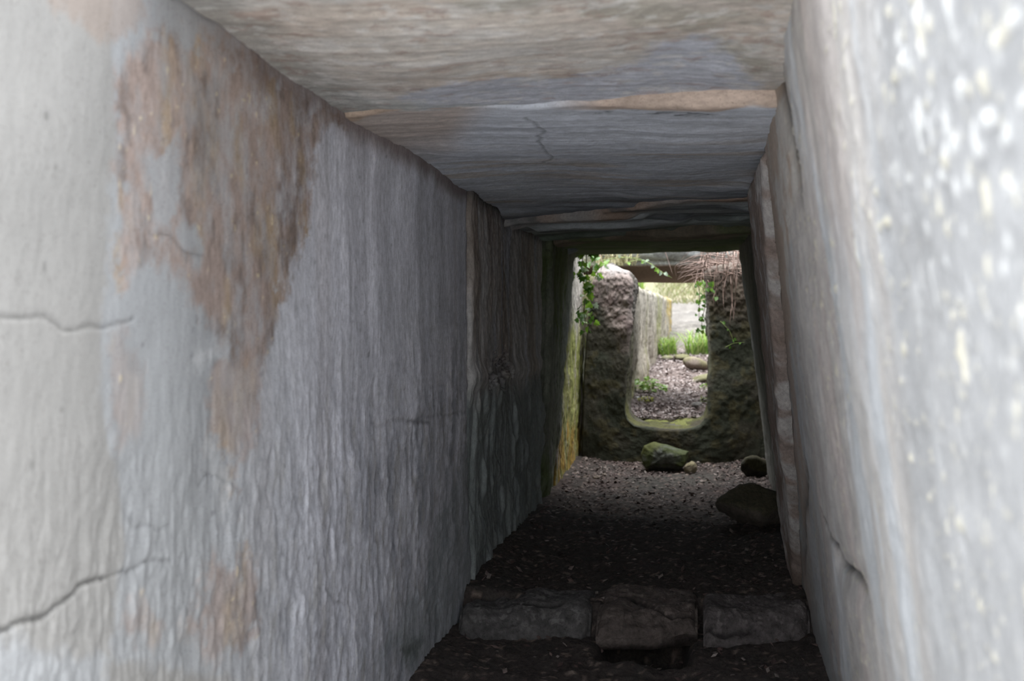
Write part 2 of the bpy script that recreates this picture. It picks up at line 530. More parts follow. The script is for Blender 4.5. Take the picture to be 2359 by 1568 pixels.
# far trench, left side: two streaked slabs that lean in towards the path
def path_z(y):
    return np.interp(y, [6.4, 6.9, 8.0, 8.9, 9.5, 10.25, 10.32, 12, 13, 16, 18, 24, 40], [0.16, 0.21, 0.30, 0.35, 0.41, 0.45, 0.49, 0.60, 0.70, 1.02, 1.24, 1.75, 5.2])


for (y0, y1, xa, xb, sd, lich) in ((6.75, 9.6, -0.435, -0.365, 300, 0), (9.58, 13.2, -0.365, -0.265, 330, 1)):
    nu, nv = 190, 240
    Yg, T = np.meshgrid(np.linspace(y0, y1, nu), np.linspace(0, 1, nv), indexing='ij')
    zt = np.interp(Yg, [6.7, 8.1, 13.2], [1.08, 1.08, 1.13])
    Zg = (path_z(Yg) - 0.15) * (1 - T) + zt * T
    Xg = xa + (xb - xa) * (Yg - y0) / (y1 - y0)
    P = np.stack([Xg, Yg, Zg], 2)
    st = fbm(P, (1, 22, 4), 4, sd, 0.6)
    d = fbm(P, 3, 3, sd + 1) * 0.02 + st * 0.006 + fbm(P, 24, 3, sd + 2) * 0.005
    C = np.broadcast_to(np.array([0.26, 0.235, 0.195]), P.shape) * (1 + 0.35 * st)[..., None]
    C = mix(C, np.array([0.20, 0.20, 0.07]), 0.75 * sm(fbm(P, (2, 5, 1.2), 4, sd + 3), -0.1, 0.5))
    C = mix(C, np.array([0.15, 0.13, 0.10]), 0.7 * sm(fbm(P, (6, 30, 9), 3, sd + 4), 0.2, 0.6))
    if lich:
        C = mix(C, np.array([0.34, 0.24, 0.05]), 0.85 * sm(Yg + 0.5 * fbm(P, (3, 3, 6), 4, sd + 5), 12.2, 12.9) * sm(fbm(P, 9, 3, sd + 6), -0.5, 0.2))
    slab('slab', wall_left, P, (1, 0, 0), d, C, M_moss, 0.3, 0.04, 0.03, sd, (1, 1, 0, 1))

# ------------------------------------------------------------------ right wall
wall_right = tag(empty('wall_right', (0.2, 0, 0)), kind='structure')


def right_x(Y, Z):
    return 0.287 - 0.150 * Z / 1.15 + 0.012 * (Y - 2.5)


def rpx(pts):
    """points seen on the right wall's leaning face -> its own (Y, Z) coordinates"""
    out = []
    for x, y in pts:
        dv = ray(x, y)
        lo, hi = 0.1, 12.0
        for _ in range(50):
            m = (lo + hi) / 2
            k = m / dv[1]
            X = dv[0] * k; Zz = 0.75 + dv[2] * k
            if X > right_x(m, Zz): hi = m
            else: lo = m
        out.append((m, 0.75 + dv[2] * m / dv[1]))
    return out


def right_slab_1():
    nu, nv = 420, 420
    # far edge leans: 2.5 m away under the roof, 3.4 m away at the floor
    ang = np.linspace(0, 1, nu)
    Z1 = np.linspace(-0.14, 1.19, nv)
    U, Z = np.meshgrid(ang, Z1, indexing='ij')
    yend = np.interp(Z, [-0.14, 0.0, 0.35, 0.8, 1.19], [3.52, 3.38, 3.05, 2.72, 2.46])
    y0 = 0.50
    Y = 1 / (1 / y0 + (1 / yend - 1 / y0) * U)
    X = right_x(Y, Z)
    X = X + 0.16 * np.clip(0.62 - Y, 0, 1) ** 1.3                    # rounds off towards the entrance
    X = X + 0.014 * sm(Y, 2.0, 2.5)
    P = np.stack([X, Y, Z], 2)
    N = np.array([-1, 0, -0.13])
    d = fbm(P, 2.5, 3, 400) * 0.006 + fbm(P, (1, 30, 6), 4, 401, 0.6) * 0.0018
    pit = fbm(P, 26, 4, 402, 0.6)
    d = d + pit * 0.0018
    C = np.broadcast_to(np.array([0.355, 0.337, 0.32]), P.shape).copy()
    C = mix(C, np.array([0.37, 0.325, 0.305]), 0.75 * sm(fbm(P, (3, 9, 2), 4, 403), -0.1, 0.6) * sm(Y, 0.9, 1.4))
    C = mix(C, np.array([0.40, 0.42, 0.44]), 0.75 * sm(fbm(P, (3, 11, 1.6), 4, 404), 0.0, 0.6))
    C = mix(C, np.array([0.24, 0.24, 0.24]), sm(1.15 - Y + 0.2 * fbm(P, (3, 6, 2), 3, 405), 0.0, 0.35))  # colour darkened towards the entrance, offsetting the stronger light there
    C = C * (1 + 0.13 * pit + 0.10 * fbm(P, (1, 24, 5), 4, 406))[..., None]
    # pale lichen crusts
    lz = sm(fbm(P, (7, 7, 4), 3, 407), -0.35, 0.4)
    dots = sm(vnoise(P * np.array([75, 75, 75]), 408), 0.62, 0.8) * lz
    dots2 = sm(vnoise(P * np.array([150, 150, 150]), 409), 0.72, 0.9) * lz
    dd = np.maximum(dots, 0.8 * dots2)
    C = mix(C, np.array([0.46, 0.43, 0.34]), 0.75 * dd)
    d = d + 0.0022 * dd
    wh = sm(vnoise(P * np.array([78, 95, 78]), 410), 0.35, 0.75) * sm(0.98 - Y, 0, 0.2) * sm(Z, 0.55, 0.9)
    C = mix(C, np.array([0.56, 0.56, 0.545]), 0.6 * wh)
    d = d + 0.002 * wh
    # rusty outer layer along the far edge
    sliver = patch(Y, Z, P, rpx([(1700, -40), (1764, -40), (1768, 20), (1800, 210), (1834, 400), (1815, 560), (1806, 800), (1775, 800), (1745, 420), (1725, 200)]), 0.02, 9, 416)
    C = mix(C, mix(np.array([0.36, 0.29, 0.235]), np.array([0.44, 0.42, 0.39]), sm(fbm(P, (6, 12, 12), 4, 417), -0.2, 0.4)), 0.9 * sliver)
    C = mix(C, np.array([0.42, 0.29, 0.16]), 0.85 * patch(Y, Z, P, rpx([(1738, 60), (1768, 60), (1788, 150), (1785, 190), (1750, 180)]), 0.03, 12, 418))
    edge = sm(Y - (yend - 0.50) + 0.1 * fbm(P, (2, 8, 2), 4, 411), 0.0, 0.3)
    C = mix(C, np.array([0.36, 0.28, 0.225]), 0.75 * edge * sm(fbm(P, (9, 14, 3), 4, 412), -0.4, 0.4))
    wob = fbm(P, 20, 3, 414) * 0.004
    for pts, w, s, dep in (([(1768, 20), (1782, 130), (1800, 210), (1818, 300), (1832, 385), (1836, 405)], 0.035, 1.0, 0.010),
                           ([(1880, 1170), (1905, 1230), (1920, 1262), (1925, 1300), (1950, 1320), (1985, 1358)], 0.007, 0.85, 0.009),
                           ([(1895, 1440), (1905, 1490), (1915, 1545)], 0.006, 0.7, 0.006),
                           ([(1842, 1060), (1838, 1180), (1842, 1300)], 0.02, 0.6, 0.006)):
        q = seg_dist(Y + wob, Z + wob, rpx(pts))
        g = np.exp(-(q / w) ** 2)
        d = d - dep * g
        C = C * (1 - 0.85 * s * g)[..., None]
    d = d - 0.010 * sm(seg_dist(Y, Z, rpx([(1925, 1290), (1950, 1320), (1985, 1358)])), 0.05, 0.0)
    C = mix(C, np.array([0.05, 0.04, 0.035]), 0.9 * sm(Y - yend + 0.05, 0.0, 0.03))      # shade of the joint, painted along the far edge
    foot = sm(0.10 - Z + 0.05 * fbm(P, 7, 3, 415), 0, 0.12)
    C = mix(C, np.array([0.27, 0.275, 0.275]), 0.6 * foot)
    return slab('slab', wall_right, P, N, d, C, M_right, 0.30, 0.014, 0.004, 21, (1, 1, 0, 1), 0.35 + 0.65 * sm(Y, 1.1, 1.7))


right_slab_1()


def right_slab_n(yb0, yt0, yb1, yt1, dx, base, tints, seed, zt=1.13, nu=170, nv=330, xfun=None, mat=None):
    U, Z = np.meshgrid(np.linspace(0, 1, nu), np.linspace(-0.14, zt, nv), indexing='ij')
    T = Z / 1.15
    Y = (yb0 + (yt0 - yb0) * T) * (1 - U) + (yb1 + (yt1 - yb1) * T) * U
    X = (xfun(Y, Z) if xfun else right_x(np.full_like(Y, 2.5), Z)) + dx
    P = np.stack([X, Y, Z], 2)
    st = fbm(P, (1, 40, 5), 4, seed, 0.6)
    d = fbm(P, 4, 3, seed + 1) * 0.008 + st * 0.002 + fbm(P, 30, 3, seed + 2) * 0.0025
    C = np.broadcast_to(np.asarray(base, dtype=float), P.shape) * (1 + 0.25 * st)[..., None]
    for c, amt, s_, lo, hi, sd in tints:
        C = mix(C, np.asarray(c), amt * sm(fbm(P, s_, 4, seed + sd), lo, hi))
    slab('slab', wall_right, P, (-1, 0, -0.13), d, C, mat or M_wall, 0.26, 0.028, 0.004 if seed == 430 else 0.012, seed, (1, 1, 0, 1))


right_slab_n(3.36, 2.42, 3.60, 3.20, -0.004, (0.25, 0.20, 0.175), [((0.42, 0.40, 0.385), 0.8, (12, 16, 12), 0.0, 0.4, 4), ((0.17, 0.125, 0.10), 0.7, (8, 14, 4), 0.1, 0.5, 5)], 430)
right_slab_n(3.58, 3.16, 5.62, 5.60, 0.075, (0.17, 0.17, 0.16), [((0.10, 0.11, 0.09), 0.7, (4, 6, 2), -0.1, 0.5, 4)], 440, 1.19)
right_slab_n(5.60, 5.58, 6.62, 6.62, 0.24, (0.24, 0.22, 0.18), [(MOSS, 0.7, (4, 6, 2), -0.1, 0.5, 4)], 450, 1.2, 110, 160, None, M_moss)
# far trench, right side
right_slab_n(6.80, 6.80, 12.5, 12.5, 0.0, (0.33, 0.30, 0.26), [((0.26, 0.27, 0.09), 0.7, (2, 5, 2), -0.1, 0.5, 4)], 460, 1.10, 150, 140,
             lambda Y, Z: 0.215 + 0.012 * (Y - 6.8) + 0.02 * Z, M_moss)

# ------------------------------------------------------------------ ceiling: four roof slabs laid across
ceiling = tag(empty('ceiling', (-0.2, 3.0, 1.16)), kind='structure')


def roof_slab(yl0, yr0, yl1, yr1, z0, z1, seed, colour, relief=None, nu=330, nv=200, thick=0.26, r=0.04):
    X, T = np.meshgrid(np.linspace(-0.86, 0.46, nu), np.linspace(0, 1, nv), indexing='ij')
    s = (X + 0.62) / (0.13 + 0.62)
    Y = (yl0 + (yr0 - yl0) * s) * (1 - T) + (yl1 + (yr1 - yl1) * s) * T
    wv0 = 0.03 * fbm(np.stack([X, X * 0, X * 0], 2), 4, 3, seed + 40)
    Y = Y + wv0 * (1 - T) + 0.03 * fbm(np.stack([X, X * 0 + 5, X * 0], 2), 4, 3, seed + 41) * T
    Z = z0 + (z1 - z0) * T
    P = np.stack([X, Y, Z], 2)
    st = fbm(P, (5, 42, 1), 4, seed, 0.6)
    d = fbm(P, 2.5, 3, seed + 1) * 0.012 + st * 0.0018 + fbm(P, 26, 3, seed + 2) * 0.0012
    C = colour(P, X, Y, T, st)
    if relief: d = d + relief(P, X, Y, T)
    slab('slab', ceiling, P, (0, 0, -1), d, C, M_ceil, thick, r, 0.004, seed, (1, 1, 1, 1))


def cpx(pts, z=1.15):
    return [(lambda q: (q[0], q[1]))(at_z(x, y, z)) for x, y in pts]


def c1(P, X, Y, T, st):
    C = np.broadcast_to(np.array([0.47, 0.43, 0.385]), P.shape).copy()
    C = mix(C, np.array([0.44, 0.375, 0.32]), 0.7 * sm(fbm(P, (3, 9, 1), 4, 503), -0.2, 0.6))
    C = mix(C, np.array([0.55, 0.53, 0.50]), 0.6 * sm(fbm(P, (7, 22, 1), 4, 504), 0.15, 0.6))
    bl = np.maximum(patch(X, Y, P, cpx([(1480, 160), (1500, 110), (1650, 95), (1730, 150), (1730, 230), (1500, 260), (1000, 265), (900, 230), (1050, 190), (1300, 190)]), 0.03, 9, 505), 0)
    C = mix(C, np.array([0.43, 0.445, 0.495]), 0.9 * bl)
    gr = patch(X, Y, P, cpx([(700, 200), (900, 235), (1200, 245), (1100, 270), (800, 275), (690, 240)]), 0.03, 9, 506)
    C = mix(C, np.array([0.36, 0.37, 0.36]), 0.7 * gr)
    dkp = patch(X, Y, P, cpx([(980, -80), (1020, 20), (1150, 30), (1320, 60), (1560, 60), (1650, 130), (1740, 190), (1740, -80)]), 0.045, 8, 507)
    C = mix(C, np.array([0.30, 0.28, 0.235]), 0.75 * dkp * sm(fbm(P, (18, 30, 1), 4, 508), -0.5, 0.2))
    lf = sm(-0.52 - X + 0.04 * fbm(P, 9, 3, 509), 0, 0.08)
    C = mix(C, np.array([0.30, 0.29, 0.265]), 0.7 * lf)
    C = mix(C, np.array([0.29, 0.20, 0.165]), 0.5 * sm(fbm(P, (24, 36, 1), 5, 510, 0.65), 0.25, 0.6))
    C = mix(C, np.array([0.56, 0.545, 0.52]), 0.6 * sm(fbm(P, (36, 48, 1), 5, 511, 0.65), 0.15, 0.55))
    return C * (1 + 0.10 * st + 0.12 * fbm(P, (45, 60, 1), 4, 512, 0.65))[..., None]


def c2(P, X, Y, T, st):
    C = np.broadcast_to(np.array([0.55, 0.575, 0.625]), P.shape).copy()
    C = mix(C, np.array([0.48, 0.42, 0.37]), 0.8 * sm(fbm(P, (3, 14, 1), 4, 523), -0.1, 0.55) * sm(T, 0.15, 0.45))
    C = mix(C, np.array([0.40, 0.30, 0.23]), 0.9 * sm(0.022 - T + 0.016 * fbm(P, (9, 3, 1), 3, 524), 0.0, 0.008) * np.maximum(sm(X, -0.28, -0.15), sm(-0.42 - X, 0, 0.1)))
    C = mix(C, np.array([0.42, 0.32, 0.24]), 0.7 * sm(-0.33 - X - 0.6 * T, 0, 0.1) * sm(0.4 - T, 0, 0.3))
    wp = patch(X, Y, P, cpx([(1110, 420), (1180, 375), (1280, 380), (1290, 400), (1230, 440), (1180, 465), (1130, 450)]), 0.04, 11, 525)
    C = mix(C, np.array([0.60, 0.62, 0.65]), 0.75 * wp * sm(fbm(P, (10, 32, 1), 4, 526), -0.3, 0.3))
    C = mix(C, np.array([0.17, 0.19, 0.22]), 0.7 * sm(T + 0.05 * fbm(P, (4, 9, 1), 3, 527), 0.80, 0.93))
    spots = patch(X, Y, P, cpx([(1350, 252), (1420, 238), (1500, 236), (1640, 240), (1640, 246), (1500, 250), (1350, 256)]), 0.03, 22, 528)
    C = C * (1 - 0.75 * spots * sm(fbm(P, 40, 2, 529), 0.0, 0.3))[..., None]
    q = seg_dist(X + 0.01 * fbm(P, 20, 3, 530), Y, cpx([(1210, 265), (1250, 300), (1250, 330), (1275, 370), (1250, 390)]))
    C = C * (1 - 0.4 * np.exp(-(q / 0.004) ** 2))[..., None]
    return C * (1 + 0.26 * st)[..., None]


def c2r(P, X, Y, T):
    q = seg_dist(X + 0.01 * fbm(P, 20, 3, 530), Y, cpx([(1210, 265), (1250, 300), (1250, 330), (1275, 370), (1250, 390)]))
    # the far edge curls down into a broken lip
    return 0.005 * sm(0.2 - T, 0, 0.2) + 0.018 * sm(X + 0.05 * fbm(P, (7, 1, 1), 3, 534), -0.20, 0.06) * sm(0.5 - T, 0, 0.5) - 0.002 * np.exp(-(q / 0.004) ** 2) + 0.012 * sm(T, 0.78, 0.86) * sm(fbm(P, (3, 6, 1), 2, 533), -0.4, 0.1)


def c3(P, X, Y, T, st):
    C = np.broadcast_to(np.array([0.44, 0.47, 0.48]), P.shape).copy()
    C = mix(C, np.array([0.34, 0.235, 0.17]), 0.9 * sm(0.16 - T + 0.06 * fbm(P, (5, 3, 1), 3, 544), 0.0, 0.06) * sm(fbm(P, (3, 1, 1), 2, 545), -0.5, 0.2))
    C = mix(C, np.array([0.10, 0.11, 0.12]), 0.7 * sm(fbm(P, (3, 12, 1), 3, 546), 0.1, 0.5))
    C = mix(C, np.array([0.13, 0.17, 0.11]), 0.7 * sm(T, 0.4, 0.9))
    return C * (1 + 0.3 * st)[..., None]


def c4(P, X, Y, T, st):
    C = np.broadcast_to(np.array([0.16, 0.19, 0.11]), P.shape).copy()
    C = mix(C, np.array([0.24, 0.19, 0.15]), 0.8 * sm(0.25 - T + 0.1 * fbm(P, (4, 3, 1), 3, 564), 0.0, 0.1))
    C = mix(C, np.array([0.10, 0.15, 0.05]), 0.6 * sm(fbm(P, (3, 9, 1), 3, 566), 0.0, 0.5))
    return C * (1 + 0.3 * st)[..., None]


roof_slab(1.24, 1.16, 2.06, 1.98, 1.165, 1.152, 500, c1, lambda P, X, Y, T: 0.03 * sm(X, -0.05, 0.12) * sm(T, 0.35, 0.7) * sm(1.02 - T, 0, 0.3) * 0.5, 360, 260)
roof_slab(2.03, 1.92, 3.94, 3.42, 1.149, 1.158, 520, c2, c2r, 340, 260, r=0.012)
roof_slab(3.92, 3.40, 4.94, 4.44, 1.132, 1.155, 540, c3, lambda P, X, Y, T: 0.02 * sm(fbm(P, (2.5, 5, 1), 3, 549), 0.0, 0.3), 260, 150, r=0.015)
roof_slab(4.92, 4.42, 5.96, 5.84, 1.132, 1.152, 560, c4, lambda P, X, Y, T: 0.015 * sm(fbm(P, (2.5, 6, 1), 3, 569), 0.0, 0.4), 260, 150, r=0.02)

# ------------------------------------------------------------------ floors and ground outside
def floor_h(X, Y):
    P = np.stack([X, Y, X * 0], 2)
    z = fbm(P, 3, 3, 600) * 0.012 + fbm(P, 14, 4, 601) * 0.007 + fbm(P, 60, 3, 602) * 0.004
    step = sm(Y + 0.05 * fbm(P, 3, 2, 603), 3.09, 3.15)
    hole = sm(0.13 - np.abs(X + 0.125), 0, 0.05) * sm(Y, 2.80, 2.86) * sm(3.25 - Y, 0, 0.08)
    z = z - 0.075 * (1 - step) - 0.11 * hole
    far = sm(Y, 5.6, 6.4)
    return z + 0.012 * far + 0.02 * sm(np.abs(X + 0.18), 0.3, 0.5)


nu, nv = 210, 620
X, Y = np.meshgrid(np.linspace(-0.80, 0.60, nu), np.concatenate([np.linspace(-0.3, 2.2, 90), np.linspace(2.22, 6.75, nv - 90)]), indexing='ij')
Z = floor_h(X, Y)
P = np.stack([X, Y, Z], 2)
C = np.broadcast_to(np.array([0.058, 0.047, 0.042]), P.shape).copy()
C = mix(C, np.array([0.072, 0.050, 0.045]), 0.7 * sm(fbm(P, (5, 4, 1), 4, 605), -0.1, 0.6) * sm(Y, 4.3, 5.4))
C = mix(C, np.array([0.066, 0.063, 0.055]), 0.7 * patch(X, Y, P, [(-0.3, 5.3), (0.0, 5.5), (0.12, 5.9), (-0.1, 6.0), (-0.35, 5.75)], 0.15, 4, 606))
C = mix(C, np.array([0.05, 0.045, 0.04]), 0.6 * sm(fbm(P, (16, 10, 1), 4, 607), 0.1, 0.5))
C = mix(C, np.array([0.22, 0.17, 0.14]), 0.8 * sm(fbm(P, 55, 2, 608), 0.55, 0.8))
C = mix(C, np.array([0.59, 0.585, 0.58]), sm(1.85 - Y + 0.15 * fbm(P, 5, 3, 609), 0.0, 0.4))  # unseen stretch by the entrance, made pale to bounce light inward
floor = mesh_obj('floor', P, grid_faces(nu, nv), M_soil, None, C)
tag(floor, kind='structure')

# path climbing out of the far trench, with the grassy slope behind it
nu, nv = 200, 420
X, Y = np.meshgrid(np.concatenate([np.linspace(-7, -0.9, 25), np.linspace(-0.85, 0.75, 150), np.linspace(0.8, 7, 25)]),
                   np.concatenate([np.linspace(6.62, 14, 290), np.linspace(14.05, 40, 130)]), indexing='ij')
P0 = np.stack([X, Y, X * 0], 2)
zz = path_z(Y + 0.25 * fbm(P0, 2.0, 3, 620) * sm(Y, 9, 10))
bankL = sm(-0.50 - X, 0, 0.25)
bankR = sm(X - 0.32, 0, 0.25)
bank = np.maximum(bankL, bankR) * sm(15.5 - Y, 0, 3.0)
top = np.maximum(zz, 1.02 + 0.03 * (Y - 7))
Z = zz * (1 - bank) + top * bank
side = sm(np.abs(X + 0.10) - 0.12 - 0.03 * (Y - 12), 0, 0.5) * sm(Y, 12.5, 14.5)
Z = Z + 0.22 * side
Z = Z + fbm(P0, 4, 4, 621) * 0.02 + fbm(P0, 22, 3, 622) * 0.012 + 0.05 * sm(Y, 16, 20) * fbm(P0, 1.2, 3, 623)
stepz = 0.035 * np.sin(Y * 5.0 + 2 * fbm(P0, 1.5, 2, 624)) * sm(Y, 12.0, 13.0) * sm(18 - Y, 0, 1)
Z = Z + stepz
P = np.stack([X, Y, Z], 2)
C = np.broadcast_to(np.array([0.13, 0.102, 0.092]), P.shape).copy()
C = mix(C, np.array([0.11, 0.08, 0.07]), 0.8 * sm(fbm(P, (22, 16, 1), 4, 625), 0.0, 0.5) * sm(10 - Y, 0, 1.5))
C = mix(C, np.array([0.118, 0.108, 0.096]) * (1 + 0.55 * fbm(P, (2.5, 8, 1), 5, 640, 0.65))[..., None], sm(Y + fbm(P, 1.5, 3, 626), 10.6, 12.6))
C = mix(C, np.array([0.27, 0.30, 0.10]), 0.75 * np.maximum(bank, side) * sm(fbm(P, 5, 4, 627), -0.7, 0.1))
C = mix(C, np.array([0.165, 0.155, 0.085]), 0.85 * sm(Y + 1.2 * fbm(P, 1.2, 3, 628), 17.5, 19.0))
C = mix(C, np.array([0.10, 0.12, 0.045]), 0.6 * sm(Y, 18, 19.5) * sm(fbm(P, (1.5, 0.8, 1), 4, 629), 0.0, 0.5))
C = mix(C, np.array([0.24, 0.20, 0.14]), 0.6 * sm(Y, 17, 18.5) * sm(fbm(P, (1.1, 0.7, 1), 4, 630), 0.15, 0.5))
# moss just behind the sill
C = mix(C, np.array([0.20, 0.22, 0.06]), 0.8 * sm(7.05 - Y + 0.1 * fbm(P, 9, 3, 631), 0, 0.15))
ground = mesh_obj('ground', P, grid_faces(nu, nv), M_soil, None, C)
tag(ground, kind='structure')

# ground round the tomb: an added pale bank behind the camera as light reflector, banked earth against the outer faces
def terrain(x0, x1, y0, y1, nu, nv, zf, seed):
    X, Y = np.meshgrid(np.linspace(x0, x1, nu), np.linspace(y0, y1, nv), indexing='ij')
    P0 = np.stack([X, Y, X * 0], 2)
    Z = zf(X, Y) + fbm(P0, 1.2, 4, seed) * 0.04
    P = np.stack([X, Y, Z], 2)
    C = np.broadcast_to(np.array([0.65, 0.65, 0.645]), P.shape).copy()
    C = mix(C, np.array([0.30, 0.32, 0.14]), 0.7 * sm(fbm(P, 0.9, 4, seed + 3), -0.1, 0.4) * sm(np.hypot(X, Y), 6.5, 9))
    o = mesh_obj('ground', P, grid_faces(nu, nv), M_soil, None, C)  # banked earth, and also the added reflector bank behind the camera
    return tag(o, kind='structure')


terrain(-9, 9, -12, -0.28, 60, 50, lambda X, Y: -0.09 + 3.2 * sm(-Y, 0.8, 5.2), 650)  # invented rise, out of view, bounces sun and sky into the passage
terrain(-9, -0.78, -0.3, 6.7, 50, 50, lambda X, Y: -0.09 + 1.12 * sm(Y, 0.6, 1.6), 660)
terrain(0.56, 9, -0.3, 6.7, 50, 50, lambda X, Y: -0.09 + 1.12 * sm(Y, 0.6, 1.6), 670)

# ------------------------------------------------------------------ upright slab with the U-shaped notch
def notched_stone():
    y0, y1 = 6.40, 6.84
    # inner outline, from the top of the left arm, round the sill, up the right arm
    inner = [(-0.345, 1.10), (-0.350, 0.95), (-0.362, 0.75), (-0.372, 0.55), (-0.378, 0.38), (-0.380, 0.31), (-0.368, 0.258), (-0.335, 0.222), (-0.28, 0.205),
             (-0.2, 0.198), (-0.12, 0.195), (-0.04, 0.202), (0.02, 0.218), (0.058, 0.242), (0.078, 0.285), (0.086, 0.36), (0.084, 0.55), (0.078, 0.75), (0.076, 0.95), (0.074, 1.12)]
    outer = [(-0.560, 1.14), (-0.585, 0.95), (-0.605, 0.75), (-0.62, 0.55), (-0.63, 0.3), (-0.635, 0.1), (-0.64, -0.06), (-0.5, -0.10), (-0.36, -0.10),
             (-0.22, -0.10), (-0.12, -0.10), (-0.02, -0.10), (0.12, -0.10), (0.3, -0.10), (0.48, -0.08), (0.47, 0.2), (0.44, 0.5), (0.41, 0.75), (0.39, 0.95), (0.37, 1.16)]
    inner = np.array(inner); outer = np.array(outer)
    L = np.concatenate([[0], np.cumsum(np.linalg.norm(np.diff(inner, axis=0), axis=1))])
    ns = 360
    s = np.linspace(0, L[-1], ns)
    I = np.stack([np.interp(s, L, inner[:, 0]), np.interp(s, L, inner[:, 1])], 1)
    O = np.stack([np.interp(s, L, outer[:, 0]), np.interp(s, L, outer[:, 1])], 1)
    for _ in range(6):
        for A in (I, O):
            A[1:-1] = 0.25 * A[:-2] + 0.5 * A[1:-1] + 0.25 * A[2:]
    prof = []                                            # (t across the arm, depth y)
    for y in np.linspace(y1, y0 + 0.03, 26): prof.append((0.0, y))
    for a in np.linspace(0.15, 1, 7) * math.pi / 2: prof.append((0.07 * (1 - math.cos(a)), y0 + 0.03 * (1 - math.sin(a))))
    for t in np.linspace(0.09, 0.96, 90): prof.append((t, y0))
    prof += [(1.0, y0 + 0.03), (1.0, y0 + 0.2), (1.0, y1), (0.5, y1)]
    npf = len(prof)
    T = np.array([p[0] for p in prof]); Yp = np.array([p[1] for p in prof])
    XZ = I[:, None, :] * (1 - T)[None, :, None] + O[:, None, :] * T[None, :, None]
    P = np.stack([XZ[..., 0], np.broadcast_to(Yp, (ns, npf)).copy(), XZ[..., 1]], 2)
    # arm tops are rounded off
    for side, A in ((0, s), (1, L[-1] - s)):
        rr = 0.10 if side == 0 else 0.05
        k = np.clip(1 - A / rr, 0, 1)
        sh = 1 - 0.75 * (1 - np.sqrt(1 - k * k * 0.999))
        cx = P[..., 0].mean(1, keepdims=True); cy = (y0 + y1) / 2
        P[..., 0] = cx + (P[..., 0] - cx) * sh[:, None]
        P[..., 1] = cy + (P[..., 1] - cy) * sh[:, None]
    nrm = np.stack([np.zeros(P.shape[:2]), -np.ones(P.shape[:2]), np.zeros(P.shape[:2])], 2)
    jam = sm(0.06 - T, 0, 0.06)[None, :] * np.ones((ns, 1))
    tx = I.copy(); tx[1:-1] = (I[2:] - I[:-2]); tx[0] = I[1] - I[0]; tx[-1] = I[-1] - I[-2]
    tx /= np.linalg.norm(tx, axis=1, keepdims=True)
    nin = np.stack([-tx[:, 1], np.zeros(ns), tx[:, 0]], 1)       # towards the opening
    nv_ = nrm * (1 - jam)[..., None] + nin[:, None, :] * jam[..., None]
    up = sm(P[..., 2], 0.62, 0.95)
    d = fbm(P, 5, 3, 700) * 0.014 + fbm(P, (16, 16, 16), 4, 701, 0.62) * (0.006 + 0.006 * up) + fbm(P, 42, 4, 709, 0.65) * (0.003 + 0.006 * up)
    P = P + nv_ * (d * sm(s, -1, 0))[..., None] if False else P + nv_ * d[..., None]
    C = np.broadcast_to(np.array([0.048, 0.044, 0.032]), P.shape).copy()
    C = mix(C, DMOSS * 0.6, 0.7 * sm(fbm(P, 7, 4, 702), -0.3, 0.4))
    C = mix(C, np.array([0.07, 0.06, 0.028]), 0.6 * sm(fbm(P, 18, 3, 703), 0.1, 0.5))
    la = sm(0.0 - P[..., 0], 0.2, 0.3)
    bare = sm(P[..., 2] + 0.10 * fbm(P, 6, 4, 704) + 0.22 * sm(P[..., 0], -0.56, -0.40), 0.80, 1.02) * la
    C = mix(C, np.array([0.215, 0.172, 0.155]), 0.92 * bare)
    C = mix(C, np.array([0.11, 0.08, 0.072]), 0.85 * bare * sm(fbm(P, (12, 12, 22), 4, 705), 0.0, 0.4) * sm(1.06 - P[..., 2], -0.02, 0.1))
    C = mix(C, np.array([0.20, 0.19, 0.18]), 0.7 * la * sm(P[..., 2] + 0.04 * fbm(P, 12, 3, 706), 1.05, 1.11))
    C = mix(C, np.array([0.10, 0.075, 0.06]), 0.8 * (1 - la) * sm(P[..., 2] + 0.1 * fbm(P, 6, 3, 707), 0.75, 1.0))
    jj = sm(Yp - y0, 0.02, 0.045)[None, :] * (T < 0.08)[None, :] * np.ones((ns, 1))
    C = mix(C, mix(np.array([0.085, 0.085, 0.05]), np.array([0.11, 0.10, 0.088]), sm(P[..., 2], 0.6, 0.9)), 0.9 * jj)
    sil = jj * sm(0.40 - P[..., 2], 0, 0.12)
    C = mix(C, mix(np.array([0.09, 0.09, 0.03]), np.array([0.12, 0.11, 0.09]), sm(fbm(P, (9, 6, 3), 3, 708), 0.0, 0.5)), 0.9 * sil)
    C = mix(C, np.array([0.05, 0.042, 0.03]), 0.85 * jj * sm(fbm(P, (14, 8, 9), 4, 710, 0.6), -0.15, 0.35))
    V = P.reshape(-1, 3)
    idx = np.arange(ns * npf).reshape(ns, npf)
    nxt = np.roll(idx, -1, axis=1)
    q = np.stack([idx[:-1], idx[1:], nxt[1:], nxt[:-1]], -1).reshape(-1, 4)
    faces = q[:, ::-1].tolist() + [idx[0].tolist(), idx[-1][::-1].tolist()]
    o = mesh_obj('notched_stone', V, faces, M_rock, None, C.reshape(-1, 3))
    tag(o, 'tall dark mossy upright stone with a deep U-shaped notch closing the passage end', 'standing stone')
    return o


notched = notched_stone()

